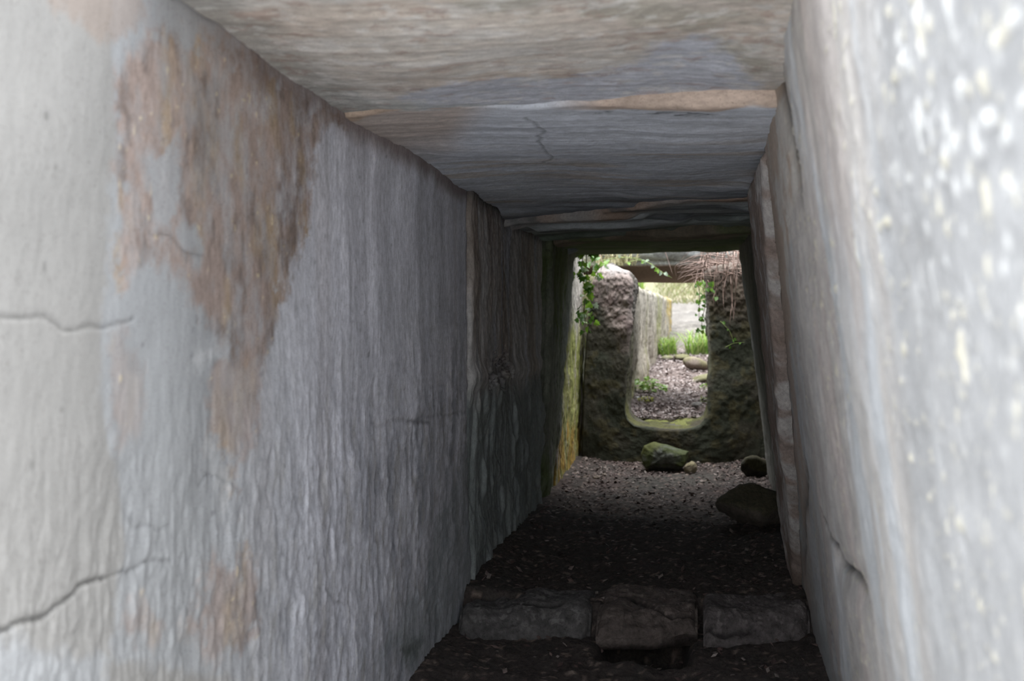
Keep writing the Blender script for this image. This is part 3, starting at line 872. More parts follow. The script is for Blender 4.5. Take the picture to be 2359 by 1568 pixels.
# capstone behind it: rounded grey lichened front, flat brown underside
def capstone():
    ns, nx = 150, 190
    prof = []
    def arc(cy, cz, r, a0, a1, k):
        for a in np.linspace(a0, a1, k): prof.append((cy + r * math.cos(a), cz + r * math.sin(a)))
    for t in np.linspace(0, 1, 30): prof.append((8.05 - (8.05 - 7.20) * t, 1.082 + 0.070 * t))   # underside, back to front
    prof.append((7.18, 1.168)); prof.append((7.165, 1.20))                                                       # shaded hollow
    arc(7.18, 1.305, 0.12, -math.pi * 0.55, -math.pi, 16)
    arc(7.21, 1.395, 0.15, math.pi, math.pi * 0.5, 14)
    for t in np.linspace(0.1, 1, 10): prof.append((7.21 + 0.8 * t, 1.545 + 0.02 * t))
    prof.append((8.10, 1.45)); prof.append((8.10, 1.17))
    pr = np.array(prof)
    npf = len(pr)
    Xs = np.linspace(-1.15, 0.95, nx)
    X = np.repeat(Xs[:, None], npf, 1)
    P = np.stack([X, np.broadcast_to(pr[:, 0], X.shape), np.broadcast_to(pr[:, 1], X.shape)], 2).copy()
    und = (np.arange(npf) < 30)[None, :] * np.ones((nx, 1))
    P[..., 2] += 0.05 * sm(P[..., 0], -0.05, 0.22) * und * sm(P[..., 1], 7.2, 8.0)           # underside rises to the right
    cen = np.array([0, 7.65, 1.33])
    n = P - cen; n[..., 0] = 0; n /= np.linalg.norm(n, axis=2, keepdims=True)
    P = P + n * (fbm(P, 3, 3, 720) * 0.02 * (1 - 0.6 * und) + fbm(P, 16, 4, 721) * 0.010 * (1 - 0.8 * und))[..., None]
    C = np.broadcast_to(np.array([0.52, 0.52, 0.50]), P.shape).copy()
    C = mix(C, np.array([0.70, 0.71, 0.69]), 0.8 * sm(fbm(P, 9, 4, 722), 0.15, 0.5))
    C = mix(C, np.array([0.22, 0.21, 0.19]), 0.7 * sm(fbm(P, 14, 4, 723), 0.1, 0.5))
    C = mix(C, np.array([0.30, 0.205, 0.15]), und)
    idx = np.arange(nx * npf).reshape(nx, npf)
    nxt = np.roll(idx, -1, axis=1)
    q = np.stack([idx[:-1], idx[1:], nxt[1:], nxt[:-1]], -1).reshape(-1, 4)
    faces = q.tolist() + [idx[0][::-1].tolist(), idx[-1].tolist()]
    o = mesh_obj('capstone', P.reshape(-1, 3), faces, M_rock, None, C.reshape(-1, 3))
    tag(o, 'long grey capstone with a smooth brown underside roofing the trench behind the notched stone', 'capstone')


capstone()


# ------------------------------------------------------------------ loose stones
def rock(name, loc, size, rot, seed, colf, label, cat='stone', group=None, cuts=10, sub=4, rough=0.10, mat=None, parent=None):
    import bmesh
    bm = bmesh.new()
    bmesh.ops.create_icosphere(bm, subdivisions=sub, radius=1.0)
    v = np.array([x.co[:] for x in bm.verts])
    fc = [[w.index for w in f.verts] for f in bm.faces]
    bm.free()
    rs = np.random.RandomState(seed)
    for _ in range(cuts):                                 # chip flat facets
        n = rs.normal(size=3); n /= np.linalg.norm(n)
        h = rs.uniform(0.62, 0.88)
        dd = v.dot(n) - h
        v = v - np.where(dd > 0, dd, 0)[:, None] * n * 0.93
    nn = v / np.linalg.norm(v, axis=1, keepdims=True)
    v = v + nn * (fbm(v + seed, 1.6, 3, seed) * rough + fbm(v + seed, 7, 3, seed + 1) * rough * 0.35)[:, None]
    S = np.array(size) / 2
    R = np.array(Euler(rot).to_matrix())
    w = (v * S).dot(R.T)
    w[:, 2] -= w[:, 2].min()
    w = w + np.array(loc)
    nw = (nn / S).dot(R.T); nw /= np.linalg.norm(nw, axis=1, keepdims=True)
    C = colf(w, nw)
    o = mesh_obj(name, w, fc, mat or M_rock, parent, C, True, origin=loc)
    if label: tag(o, label, cat, group)
    return o


def mossy(base, moss, amt, seed):
    def f(p, n):
        C = np.broadcast_to(np.asarray(base, float), p.shape) * (1 + 0.25 * fbm(p, 30, 3, seed))[:, None]
        return mix(C, np.asarray(moss, float), amt * sm(n[:, 2] + 0.9 * fbm(p, 14, 3, seed + 1), -0.1, 0.5))
    return f


def plain(base, seed, v=0.2):
    return lambda p, n: np.broadcast_to(np.asarray(base, float), p.shape) * (1 + v * fbm(p, 30, 3, seed))[:, None]


def fz(x, y):
    return float(floor_h(np.array([[x]]), np.array([[y]]))[0, 0])


def gz(x, y):
    return float(path_z(y))


# angular mossy block leaning on the floor below the notch
def mossy_block():
    front = [(1478, 1046), (1484, 1030), (1500, 1023), (1518, 1027), (1532, 1031), (1546, 1036), (1562, 1041), (1580, 1046), (1579, 1060), (1574, 1076), (1558, 1073), (1536, 1066),
             (1524, 1070), (1508, 1064), (1498, 1074), (1486, 1078), (1480, 1062)]
    pts = [at_y(x, y, 6.0 + 0.0006 * (1046 - y)) for x, y in front]
    pts = np.array(pts); cen = pts.mean(0)
    n = len(pts); K = 14
    rings = []
    for j in range(1, K + 1):
        rings.append(cen + (pts - cen) * (j / K) + np.array([0, -0.018, 0]) * (1 - (j / K) ** 4))
    back = []
    for j, (sc_, dy, dz) in enumerate(((1.03, 0.03, 0.004), (1.0, 0.07, 0.006), (0.96, 0.12, 0.004), (0.82, 0.16, 0.0))):
        back.append(cen + (pts - cen) * sc_ + np.array([0.01 * j, dy, dz]))
    allr = rings + back
    V = [cen + np.array([0, -0.018, 0])]
    # refine around each ring
    M = 8
    R2 = []
    for r_ in allr:
        rr = []
        for k in range(n):
            for m in range(M): rr.append(r_[k] * (1 - m / M) + r_[(k + 1) % n] * m / M)
        R2.append(np.array(rr))
    N2 = n * M
    V = np.vstack([V] + R2 + [[R2[-1].mean(0)]])
    F_ = [(0, 1 + k, 1 + (k + 1) % N2) for k in range(N2)]
    for j in range(len(R2) - 1):
        a = 1 + j * N2; b = a + N2
        F_ += [(a + k, b + k, b + (k + 1) % N2, a + (k + 1) % N2) for k in range(N2)]
    a = 1 + (len(R2) - 1) * N2
    F_ += [(a + k, len(V) - 1, a + (k + 1) % N2) for k in range(N2)]
    V = V + (fbm(V, 22, 3, 740) * 0.006)[:, None] * np.array([0.5, -1, 0.7])
    C = np.broadcast_to(np.array([0.085, 0.09, 0.075]), V.shape) * (1 + 0.3 * fbm(V, 60, 3, 741))[:, None]
    ed = sm(np.linalg.norm((V - cen) / np.array([0.12, 1, 0.07]), axis=1) + 0.4 * fbm(V, 26, 3, 742) - 0.5 * (V[:, 0] - cen[0]) / 0.12 * 0, 0.42, 0.85)
    C = mix(C, np.array([0.045, 0.058, 0.012]), 0.85 * ed)
    C = mix(C, np.array([0.065, 0.07, 0.014]), 0.8 * sm(V[:, 2] - cen[2] - 0.4 * (V[:, 0] - cen[0]) + 0.02 * fbm(V, 26, 3, 743), 0.045, 0.075))
    o = mesh_obj('boulder', V, F_, M_rock, None, C)
    o.location.z += 0.0
    tag(o, 'angular mossy grey rock propped on the floor under the notch', 'rock')
    # rough stone it leans on
    q = at_y(1500, 1080, 6.06)
    rock('stone', (q[0] + 0.06, 6.08, fz(q[0], 6.08) - 0.008), (0.24, 0.13, 0.07), (0.05, 0, 0.1), 745, mossy((0.07, 0.07, 0.055), (0.06, 0.07, 0.025), 0.5, 745),
         'dark stone underneath the angular mossy grey rock', 'stone')


mossy_block()
q = at_y(1590, 1084, 5.98)
rock('stone', (q[0], 5.98, fz(q[0], 5.98) - 0.004), (0.075, 0.06, 0.072), (0.1, 0.3, 0.4), 751, mossy((0.27, 0.23, 0.16), (0.18, 0.165, 0.06), 0.4, 751),
     'small pale yellowish stone touching the end of the angular mossy rock')
rock('boulder', (0.225, 4.42, fz(0.2, 4.42) - 0.012), (0.30, 0.26, 0.17), (0.05, 0.1, 0.5), 752, mossy((0.10, 0.085, 0.07), (0.07, 0.07, 0.03), 0.5, 752),
     'large dark rounded boulder on the floor against the right wall', 'rock')
q = at_y(1735, 1092, 5.75)
rock('stone', (q[0] + 0.02, 5.75, fz(q[0], 5.75) - 0.01), (0.17, 0.14, 0.12), (0, 0.1, 0.2), 753, mossy((0.03, 0.028, 0.02), (0.045, 0.04, 0.014), 0.6, 753),
     'dark mossy stone in the corner where the right wall meets the notched stone')
for k, (px, py, sz, lab) in enumerate(((1374, 1100, 0.032, 'small pale pebble nearer the notched stone, left of the floor'), (1392, 1093, 0.024, 'tiny pale pebble farther from the left wall than its neighbour'),
                                       (1340, 1118, 0.020, 'tiny pale pebble on the floor by the orange foot of the left wall'))):
    q = at_z(px, py, 0.01)
    rock('pebble', (q[0], q[1], fz(q[0], q[1]) - 0.003), (sz * 1.2, sz, sz * 0.75), (0, 0, k), 760 + k, plain((0.24, 0.20, 0.165), 760 + k), lab, 'pebble', None, 8, 3)

q = at_y(1292, 575, 5.45)
rock('packing_stone', (q[0], 5.45, 1.112), (0.20, 0.16, 0.07), (0, 0, 0.1), 770, mossy((0.22, 0.25, 0.27), (0.10, 0.13, 0.06), 0.3, 770),
     'flat blue-grey packing stone wedged under the left end of the last roof slab', 'stone', None, 8, 4, 0.06)

# the broken threshold: three stones in a row across the step
def sill_block(x0, x1, yf, depth, zlow, ztop, seed, base, crack, label, nx=150, ny=90):
    U, T = np.meshgrid(np.linspace(0, 1, nx), np.linspace(0, 1, ny), indexing='ij')
    X = x0 + (x1 - x0) * U
    P0 = np.stack([X, X * 0, X * 0 + seed], 2)
    wy = fbm(P0, 6, 3, seed) * 0.022
    wz = fbm(P0, 7, 3, seed + 1) * 0.012
    Y = yf + 0.05 * U + wy * (1 - T) + 0.05 * sm(T, 0.0, 0.45) + depth * sm(T, 0.35, 1.0)       # lower front edge, up the face, over the top
    Z = zlow + (ztop - zlow) * sm(T, 0.0, 0.55) + wz * sm(T, 0.2, 0.6) + 0.006 * sm(T, 0.5, 1)
    P = np.stack([X, Y, Z], 2)
    q = seg_dist(U + 0.02 * fbm(P, 30, 3, seed + 2), T + 0.03 * fbm(P, 24, 3, seed + 3), crack)
    g = np.exp(-(q / 0.025) ** 2)
    d = fbm(P, 8, 3, seed + 4) * 0.014 + fbm(P, 30, 4, seed + 5, 0.6) * 0.006 - 0.010 * g
    C = np.broadcast_to(np.array(base), P.shape) * (1 + 0.35 * fbm(P, 40, 4, seed + 6, 0.6))[..., None] * (1 - 0.6 * g)[..., None]
    C = mix(C, np.array(base) * 2.0, 0.7 * sm(fbm(P, 75, 2, seed + 7), 0.4, 0.75) * sm(T, 0.15, 0.4))
    o = slab('threshold_stone', None, P, (0, -0.5, 0.86), d, C, M_rock, 0.055, 0.022, 0.012, seed)
    tag(o, label, 'threshold stone')


sill_block(-0.625, -0.275, 2.94, 0.19, -0.085, 0.006, 771, (0.085, 0.08, 0.077), [(0.1, 0.5), (0.3, 0.55), (0.55, 0.5), (0.75, 0.52)], 'long grey threshold stone at the step, next to the left wall')
sill_block(-0.255, 0.010, 2.95, 0.24, -0.045, 0.002, 786, (0.095, 0.077, 0.068), [(0.05, 0.62), (0.25, 0.72), (0.45, 0.58), (0.62, 0.42), (0.75, 0.30), (1.0, 0.34)],
           'cracked brown threshold stone bridging the dark hollow in the middle of the step')
sill_block(0.025, 0.305, 2.97, 0.20, -0.085, 0.010, 796, (0.095, 0.083, 0.08), [(0.0, 0.3), (0.2, 0.22), (0.4, 0.25)], 'speckled grey threshold stone at the step, next to the right wall')

# stones on the far path
for (px, py, Yd, size, sd, rot, base, lab) in (
        (1603, 855, 9.45, (0.22, 0.2, 0.13), 801, (0, 0.35, 0.3), (0.19, 0.155, 0.13), 'rounded brown stone on the far path, just above the flat slab'),
        (1640, 886, 8.80, (0.34, 0.26, 0.085), 802, (0.0, -0.12, 0.2), (0.14, 0.13, 0.095), 'flat mossy slab jutting into the far path from its right edge'),
        (1572, 832, 10.30, (0.18, 0.14, 0.07), 803, (0, 0, 0.1), (0.14, 0.13, 0.09), 'squat mossy stone in the low earth step across the far path, middle one'),
        (1536, 828, 10.30, (0.15, 0.12, 0.06), 804, (0, 0, 0.6), (0.19, 0.18, 0.13), 'pale mossy stone in the low earth step, under the left grass tuft'),
        (1604, 934, 7.42, (0.09, 0.07, 0.05), 805, (0, 0, 0.2), (0.20, 0.19, 0.18), 'small dark stone half buried in the leaf litter beyond the notch sill'),
        (1468, 908, 7.75, (0.055, 0.045, 0.03), 806, (0, 0, 0.3), (0.62, 0.63, 0.62), 'white stone under the leafy plant, nearest the trench wall'),
        (1482, 906, 7.80, (0.05, 0.04, 0.026), 807, (0, 0, 1.3), (0.62, 0.63, 0.60), 'white stone under the leafy plant, middle of three'),
        (1497, 908, 7.78, (0.05, 0.04, 0.026), 808, (0, 0, 2.3), (0.60, 0.60, 0.58), 'white stone under the leafy plant, nearest the path')):
    q = at_y(px, py, Yd)
    rock('stone', (q[0], Yd, gz(0, Yd) - 0.012), size, rot, sd, mossy(base, (0.12, 0.12, 0.04), 0.0 if sd in (805, 806, 807, 808) else 0.6, sd), lab, 'stone', None, 9, 3)

# ------------------------------------------------------------------ leaf litter (nobody could count it)
def chips(name, parent, n, sampler, zf, smin, smax, seed, cols):
    rs = np.random.RandomState(seed)
    xy = sampler(rs, n)
    n = len(xy)
    z = zf(xy[:, 0], xy[:, 1])
    a = rs.uniform(0, 6.28, n); l = rs.uniform(smin, smax, n); w = l * rs.uniform(0.35, 0.8, n)
    tx = rs.normal(0, 0.35, n); ty = rs.normal(0, 0.35, n)
    ca, sa = np.cos(a), np.sin(a)
    corners = [(-1, 0, 0), (0, -1, 0.0), (1, 0, 0), (0, 1, 0.0), (0, 0, 0.35)]
    V = np.zeros((n, 5, 3))
    for k, (u, v, h) in enumerate(corners):
        lx = u * l / 2; ly = v * w / 2
        V[:, k, 0] = xy[:, 0] + lx * ca - ly * sa
        V[:, k, 1] = xy[:, 1] + lx * sa + ly * ca
        V[:, k, 2] = z + 0.006 + lx * tx + ly * ty + h * w * 0.5
    b = np.arange(n)[:, None] * 5
    F_ = np.concatenate([b + np.array([[0, 1, 4]]), b + np.array([[1, 2, 4]]), b + np.array([[2, 3, 4]]), b + np.array([[3, 0, 4]])], 0)
    cc = np.array(cols)[rs.randint(0, len(cols), n)] * rs.uniform(0.7, 1.25, (n, 1))
    C = np.repeat(cc[:, None, :], 5, 1)
    o = mesh_obj(name, V.reshape(-1, 3), F_, M_litter, parent, C.reshape(-1, 3), False)
    o['kind'] = 'stuff'
    return o


LIT = [(0.085, 0.054, 0.047), (0.06, 0.037, 0.033), (0.11, 0.074, 0.064), (0.14, 0.105, 0.094), (0.04, 0.026, 0.023), (0.24, 0.20, 0.18)]


def samp_floor(rs, n):
    y = rs.uniform(2.3, 6.38, n * 2); x = rs.uniform(-0.62, 0.40, n * 2)
    keep = rs.uniform(0, 1, n * 2) < np.interp(y, [2.3, 4.2, 5.0, 5.7, 6.4], [0.05, 0.20, 0.55, 0.75, 1.0]) * (1 - 0.55 * (np.abs(x + 0.1) < 0.22) * (np.abs(y - 5.65) < 0.4))
    return np.stack([x, y], 1)[keep][:n]


litter = chips('leaf_litter', floor, 5200, samp_floor, lambda x, y: floor_h(x[:, None], y[:, None])[:, 0], 0.010, 0.026, 901, LIT)


def samp_path(rs, n):
    y = 6.9 + 4.2 * rs.uniform(0, 1, n) ** 1.6; x = rs.uniform(-0.40, 0.20, n)
    return np.stack([x, y], 1)


chips('leaf_litter', ground, 6000, samp_path, lambda x, y: path_z(y) + 0.012 + fbm(np.stack([x, y, x * 0], 1), 4, 4, 621) * 0.02 + fbm(np.stack([x, y, x * 0], 1), 22, 3, 622) * 0.012, 0.014, 0.034, 902,
      [(0.20, 0.16, 0.145), (0.15, 0.11, 0.10), (0.27, 0.225, 0.21), (0.36, 0.32, 0.31), (0.10, 0.07, 0.065)])


# ------------------------------------------------------------------ plants
def leaf_mesh(name, kind, mat):
    if kind == 'ivy':       # five-lobed
        out = [(0, 0), (0.30, -0.10), (0.50, 0.18), (0.33, 0.36), (0.42, 0.66), (0.18, 0.66), (0, 1.0), (-0.18, 0.66), (-0.42, 0.66), (-0.33, 0.36), (-0.50, 0.18), (-0.30, -0.10)]
    else:                   # toothed oval
        out = [(0, 0), (0.22, 0.10), (0.38, 0.32), (0.34, 0.58), (0.20, 0.82), (0, 1.0), (-0.20, 0.82), (-0.34, 0.58), (-0.38, 0.32), (-0.22, 0.10)]
    v = [(x, y, 0.22 * abs(x) - 0.18 * y * y) for x, y in out] + [(0, 0.42, -0.05)]
    n = len(out)
    me = bpy.data.meshes.new(name)
    me.from_pydata(v, [], [(k, (k + 1) % n, n) for k in range(n)])
    me.materials.append(mat)
    me.update()
    return me


ME_IVY = leaf_mesh('ivy_leaf', 'ivy', M_leaf)
ME_IVY2 = leaf_mesh('ivy_leaf_young', 'ivy', M_leafy)
ME_IVY3 = leaf_mesh('ivy_leaf_pale', 'ivy', M_pale)
ME_OVAL = leaf_mesh('oval_leaf', 'oval', M_leafy)
ME_OVAL2 = leaf_mesh('oval_leaf_dark', 'oval', M_leaf)


def tube(pts, r0, r1, sides=5):
    pts = np.asarray(pts, float)
    n = len(pts)
    V = []; Fc = []
    for k in range(n):
        t = pts[min(k + 1, n - 1)] - pts[max(k - 1, 0)]
        t = t / (np.linalg.norm(t) + 1e-9)
        a = np.cross(t, [0.31, 0.2, 0.93]); a /= np.linalg.norm(a) + 1e-9
        b = np.cross(t, a)
        r = r0 + (r1 - r0) * k / (n - 1)
        for s_ in range(sides):
            an = 2 * math.pi * s_ / sides
            V.append(pts[k] + r * (a * math.cos(an) + b * math.sin(an)))
    for k in range(n - 1):
        for s_ in range(sides):
            i = k * sides + s_; j = k * sides + (s_ + 1) % sides
            Fc.append((i, j, j + sides, i + sides))
    Fc.append(tuple(range(sides))[::-1]); Fc.append(tuple((n - 1) * sides + s_ for s_ in range(sides)))
    return V, Fc


def curve_pts(ctrl, n=14):
    ctrl = np.asarray(ctrl, float)
    L = np.concatenate([[0], np.cumsum(np.linalg.norm(np.diff(ctrl, axis=0), axis=1))])
    t = np.linspace(0, L[-1], n)
    P = np.stack([np.interp(t, L, ctrl[:, i]) for i in range(3)], 1)
    for _ in range(2): P[1:-1] = 0.25 * P[:-2] + 0.5 * P[1:-1] + 0.25 * P[2:]
    return P


def add_leaf(parent, me, loc, size, direction, normal):
    o = bpy.data.objects.new('leaf', me)
    col.objects.link(o)
    o.parent = parent
    y = Vector(direction).normalized()
    z = Vector(normal); z = (z - y * z.dot(y)).normalized()
    x = y.cross(z)
    R = Matrix((x, y, z)).transposed()
    o.rotation_euler = R.to_euler()
    o.location = Vector(loc) - parent.location
    o.scale = (size, size, size)
    return o


def ivy(label, stems, leaves_per_m, size, spread, seed, meshes, cat='ivy', name='ivy', stem_mat=None, rad=0.003):
    rs = random.Random(seed)
    base = stems[0][0]
    root = empty(name, Vector(base))
    tag(root, label, cat)
    for ctrl in stems:
        P = curve_pts(ctrl, 18)
        V, Fc = tube(P, rad, rad * 0.5)
        mesh_obj('stem', V, Fc, stem_mat or M_stem, root)
        ln = float(np.linalg.norm(np.diff(P, axis=0), axis=1).sum())
        for _ in range(max(2, int(ln * leaves_per_m))):
            t = rs.uniform(0.02, 0.99) * (len(P) - 1)
            k = int(t); p = P[k] * (1 - t + k) + P[min(k + 1, len(P) - 1)] * (t - k)
            p = p + np.array([rs.gauss(0, spread), rs.gauss(-0.012, spread * 0.5), rs.gauss(0, spread * 0.5)])
            dirn = (rs.gauss(0, 0.6), rs.gauss(-0.3, 0.4), rs.gauss(-0.7, 0.4))
            nor = (rs.gauss(0.1, 0.5), rs.gauss(-0.8, 0.4), rs.gauss(0.6, 0.4))
            add_leaf(root, rs.choice(meshes), p, size * rs.uniform(0.6, 1.25), dirn, nor)
    return root


def A(px, py, Y):
    return at_y(px, py, Y)


ivy('leafy green ivy hanging down the left wall beside the notched stone',
    [[A(1352, 570, 5.95), A(1350, 610, 5.93), A(1358, 650, 5.9), A(1362, 700, 5.9), A(1345, 745, 5.9)],
     [A(1345, 570, 5.9), A(1340, 620, 5.9), A(1345, 660, 5.9)],
     [A(1366, 572, 6.1), A(1372, 610, 6.1), A(1378, 640, 6.1)],
     [A(1380, 580, 6.15), A(1388, 605, 6.1), A(1384, 622, 6.1)],
     [A(1348, 690, 5.85), A(1345, 720, 5.85), A(1352, 760, 5.88)]],
    72, 0.038, 0.022, 5, [ME_IVY, ME_IVY, ME_IVY2, ME_IVY2, ME_IVY3])
ivy('trailing ivy hanging over the right edge of the notch opening',
    [[A(1615, 640, 6.95), A(1622, 670, 6.95), A(1626, 700, 6.95), A(1616, 740, 7.0), A(1618, 780, 7.0)],
     [A(1625, 640, 6.93), A(1632, 670, 6.93), A(1630, 720, 6.95), A(1626, 765, 6.97)],
     [A(1630, 645, 6.36), A(1640, 665, 6.36), A(1646, 690, 6.36)],
     [A(1608, 645, 6.98), A(1612, 680, 7.0), A(1610, 735, 7.0)]],
    62, 0.030, 0.016, 6, [ME_IVY, ME_IVY, ME_IVY2])
ivy('thin leafy twig drooping in front of the grey capstone',
    [[A(1385, 600, 6.95), A(1430, 592, 7.0), A(1480, 596, 7.02), A(1510, 615, 7.0), A(1532, 632, 6.98), A(1548, 640, 6.98)],
     [A(1440, 605, 7.0), A(1470, 598, 7.0), A(1500, 607, 7.0), A(1508, 612, 7.0)]],
    22, 0.026, 0.008, 8, [ME_OVAL, ME_IVY3], 'twig', 'leafy_twig', M_green_stem, 0.0025)
ivy('small green sprigs growing on the dark face of the notched stone, right of the opening',
    [[A(1660, 740, 6.37), A(1680, 760, 6.37), A(1690, 785, 6.37)], [A(1670, 800, 6.37), A(1690, 790, 6.37), A(1715, 788, 6.37)]],
    34, 0.018, 0.014, 9, [ME_OVAL2, ME_IVY], 'plant', 'wall_sprig', M_green_stem, 0.0015)

# tangle of dead brown vines hanging over the right arm
rs = random.Random(31)
vine = tag(empty('dead_vine', Vector(A(1680, 570, 6.5))), 'dense tangle of dead brown vine stems hanging over the right arm of the notched stone', 'vine')
for k in range(130):
    Yd = rs.uniform(6.15, 6.85)
    x0 = rs.uniform(1612, 1722)
    mode = rs.random()
    if mode < 0.55:        # hanging
        y0 = rs.uniform(560, 610); ln = rs.uniform(50, 160) * (1 if x0 > 1650 else 0.6)
        pts = [A(x0, y0, Yd)]
        xx = x0
        for j in range(1, 6):
            xx += rs.gauss(0, 5); pts.append(A(xx, y0 + ln * j / 5, Yd + rs.gauss(0, 0.03)))
    elif mode < 0.97:      # arching out to the left, tips drooping
        x0 = rs.uniform(1640, 1720); y0 = rs.uniform(575, 640); ln = rs.uniform(40, 130)
        pts = [A(x0, y0, Yd), A(x0 - ln * 0.35, y0 - rs.uniform(0, 12), Yd), A(x0 - ln * 0.7, y0 + rs.uniform(-6, 14), Yd + 0.03), A(max(1560, x0 - ln), y0 + rs.uniform(5, 40), Yd + 0.05)]
    else:                  # loops
        y0 = rs.uniform(580, 630); w = rs.uniform(20, 50)
        pts = [A(x0, y0, Yd), A(x0 + w * 0.4, y0 + w * 0.5, Yd), A(x0 + w * 0.2, y0 + w, Yd), A(x0 - w * 0.4, y0 + w * 0.9, Yd), A(x0 - w * 0.6, y0 + w * 0.3, Yd)]
    V, Fc = tube(curve_pts(pts, 14), rs.uniform(0.0018, 0.0036), 0.0010, 4)
    mesh_obj('stem', V, Fc, M_stem, vine)

# dead twigs across the capstone front
tw = tag(empty('dry_twig', Vector(A(1530, 580, 7.0))), 'single long dry twig hanging down across the capstone front', 'twig')
V, Fc = tube(curve_pts([A(1530, 575, 7.05), A(1538, 595, 7.03), A(1544, 615, 7.02), A(1550, 632, 7.02)], 10), 0.0028, 0.001, 4)
mesh_obj('stem', V, Fc, M_stem, tw)


def blades(name, label, cat, centre, n, rad, h, seed, cols, mat=None, droop=0.5, flat=1.0):
    rs_ = np.random.RandomState(seed)
    V = []; Fc = []; Cc = []
    for k in range(n):
        a = rs_.uniform(0, 6.28); rr = rad * math.sqrt(rs_.uniform(0, 1))
        b = np.array(centre) + np.array([rr * math.cos(a), rr * math.sin(a) * flat, 0])
        hh = h * rs_.uniform(0.45, 1.1); lean = rs_.uniform(0.1, droop) * hh; b[2] += rs_.uniform(-0.01, 0.015)
        an = rs_.uniform(0, 6.28); dr = np.array([math.cos(an), math.sin(an), 0]); sd_ = np.array([-dr[1], dr[0], 0])
        w = rs_.uniform(0.003, 0.006)
        c = np.array(cols[rs_.randint(len(cols))]) * rs_.uniform(0.75, 1.2)
        i = len(V)
        for j, (t, ww) in enumerate(((0, 1), (0.4, 0.9), (0.75, 0.6))):
            p = b + dr * lean * t * t + np.array([0, 0, hh * (t - 0.25 * droop * t * t)])
            V += [p - sd_ * w * ww, p + sd_ * w * ww]
        V.append(b + dr * lean * 1.1 + np.array([0, 0, hh * (1 - 0.3 * droop)]))
        Fc += [(i, i + 1, i + 3, i + 2), (i + 2, i + 3, i + 5, i + 4), (i + 4, i + 5, i + 6)]
        Cc += [c] * 7
    o = mesh_obj(name, V, Fc, mat or M_grass, None, Cc, False, origin=centre)
    if label: tag(o, label, cat)
    return o


GR = [(0.16, 0.28, 0.045), (0.22, 0.33, 0.06), (0.13, 0.22, 0.04), (0.28, 0.33, 0.11)]
q = A(1523, 826, 10.7)
blades('grass_tuft', 'bright green grass tuft at the foot of the left trench wall', 'grass tuft', (q[0], 10.7, gz(0, 10.7) - 0.01), 210, 0.16, 0.27, 61, GR, None, 1.2)
q = A(1622, 828, 10.7)
blades('grass_tuft', 'tall green grass tuft on the right side of the far path', 'grass tuft', (q[0] - 0.02, 10.7, gz(0, 10.7) - 0.01), 260, 0.15, 0.38, 62, GR, None, 1.2)
q = A(1488, 915, 7.62)
blades('grass_tuft', 'low yellowish grass tuft by the white stones beyond the sill', 'grass tuft', (q[0], 7.62, gz(0, 7.62) - 0.005), 60, 0.055, 0.045, 63, [(0.36, 0.38, 0.09), (0.42, 0.42, 0.14)], None, 0.9)
q = A(1624, 912, 7.6)
blades('grass_tuft', 'small grass tuft by the right jamb of the notch', 'grass tuft', (q[0], 7.6, gz(0, 7.6) - 0.005), 45, 0.035, 0.055, 64, GR, None, 0.8)
q = A(1545, 806, 11.6)
blades('grass_tuft', 'thin grass tuft beside the lichened end of the trench wall', 'grass tuft', (q[0] - 0.02, 11.6, gz(0, 11.6) - 0.01), 70, 0.07, 0.16, 65, GR, None, 0.7)
q = A(1475, 668, 8.75)
blades('grass_tuft', 'grass tuft on top of the left trench wall just past the capstone', 'grass tuft', (q[0] - 0.06, 8.8, 1.06), 110, 0.09, 0.14, 66, GR + [(0.45, 0.40, 0.15)], None, 0.9)
q = A(1410, 597, 7.05)
blades('dry_grass', 'dry straw-coloured grass fringe above the left arm of the notched stone', 'grass tuft', (q[0] + 0.02, 7.06, 1.16), 120, 0.13, 0.12, 67, [(0.46, 0.42, 0.26)], M_straw, 1.4, 0.3)

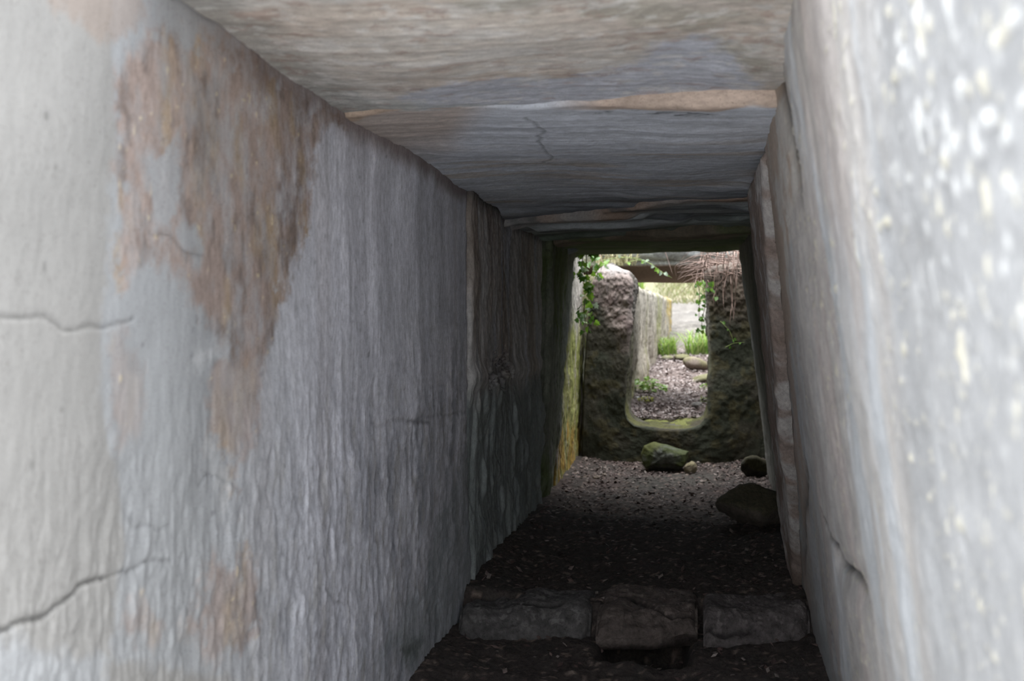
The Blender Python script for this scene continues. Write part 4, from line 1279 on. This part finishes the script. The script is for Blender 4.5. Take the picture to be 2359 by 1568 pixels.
# grass of the hillside beyond
rs2 = np.random.RandomState(77)
V = []; Fc = []; Cc = []
for k in range(5000):
    y = 16.5 + 12 * rs2.uniform(0, 1) ** 1.3; x = rs2.uniform(-2.6, 1.6)
    z = float(path_z(y)) + 0.02
    if abs(x + 0.1) > 0.5 + 0.03 * (y - 12): z += 0.20
    h = rs2.uniform(0.05, 0.13); a = rs2.uniform(0, 6.28); w = 0.008
    c = np.array([(0.17, 0.17, 0.07), (0.12, 0.145, 0.045), (0.22, 0.19, 0.12)][rs2.randint(3)]) * rs2.uniform(0.8, 1.2)
    i = len(V)
    V += [(x - w, y, z), (x + w, y, z), (x + 0.05 * math.cos(a), y + 0.05 * math.sin(a), z + h)]
    Fc.append((i, i + 1, i + 2)); Cc += [c] * 3
o = mesh_obj('grass', V, Fc, M_grass, ground, Cc, False)
o['kind'] = 'stuff'


# leafy plant on the litter, and a small sprig
def leafy_plant(label, centre, n, rad, h, size, seed, meshes):
    rs_ = random.Random(seed)
    root = tag(empty('leafy_plant', Vector(centre)), label, 'plant')
    for k in range(n):
        a = rs_.uniform(0, 6.28); rr = rad * math.sqrt(rs_.uniform(0.02, 1)); hh = h * rs_.uniform(0.35, 1.0) * (1 - 0.4 * (rr / rad) ** 2)
        tip = np.array(centre) + np.array([rr * math.cos(a), rr * math.sin(a), hh])
        V, Fc = tube(curve_pts([centre, np.array(centre) * 0.6 + tip * 0.4 + np.array([0, 0, hh * 0.3]), tip], 5), 0.0018, 0.0012, 4)
        mesh_obj('stem', V, Fc, M_green_stem, root)
        for j in range(rs_.choice((1, 2, 2, 3))):
            b = a + rs_.gauss(0, 0.9)
            add_leaf(root, rs_.choice(meshes), tip, size * rs_.uniform(0.7, 1.2), (math.cos(b), math.sin(b), rs_.gauss(-0.05, 0.3)), (rs_.gauss(0, 0.3), rs_.gauss(-0.35, 0.3), 1))
    return root


q = A(1500, 905, 8.0)
leafy_plant('bright green leafy plant growing at the foot of the trench wall beyond the sill', (q[0], 8.0, gz(0, 8.0) - 0.005), 40, 0.115, 0.14, 0.042, 71, [ME_OVAL, ME_OVAL, ME_IVY2])
q = A(1625, 888, 8.35)
leafy_plant('tiny light green sprig in front of the flat mossy slab on the far path', (q[0], 8.3, gz(0, 8.3) - 0.005), 8, 0.03, 0.09, 0.03, 72, [ME_OVAL])
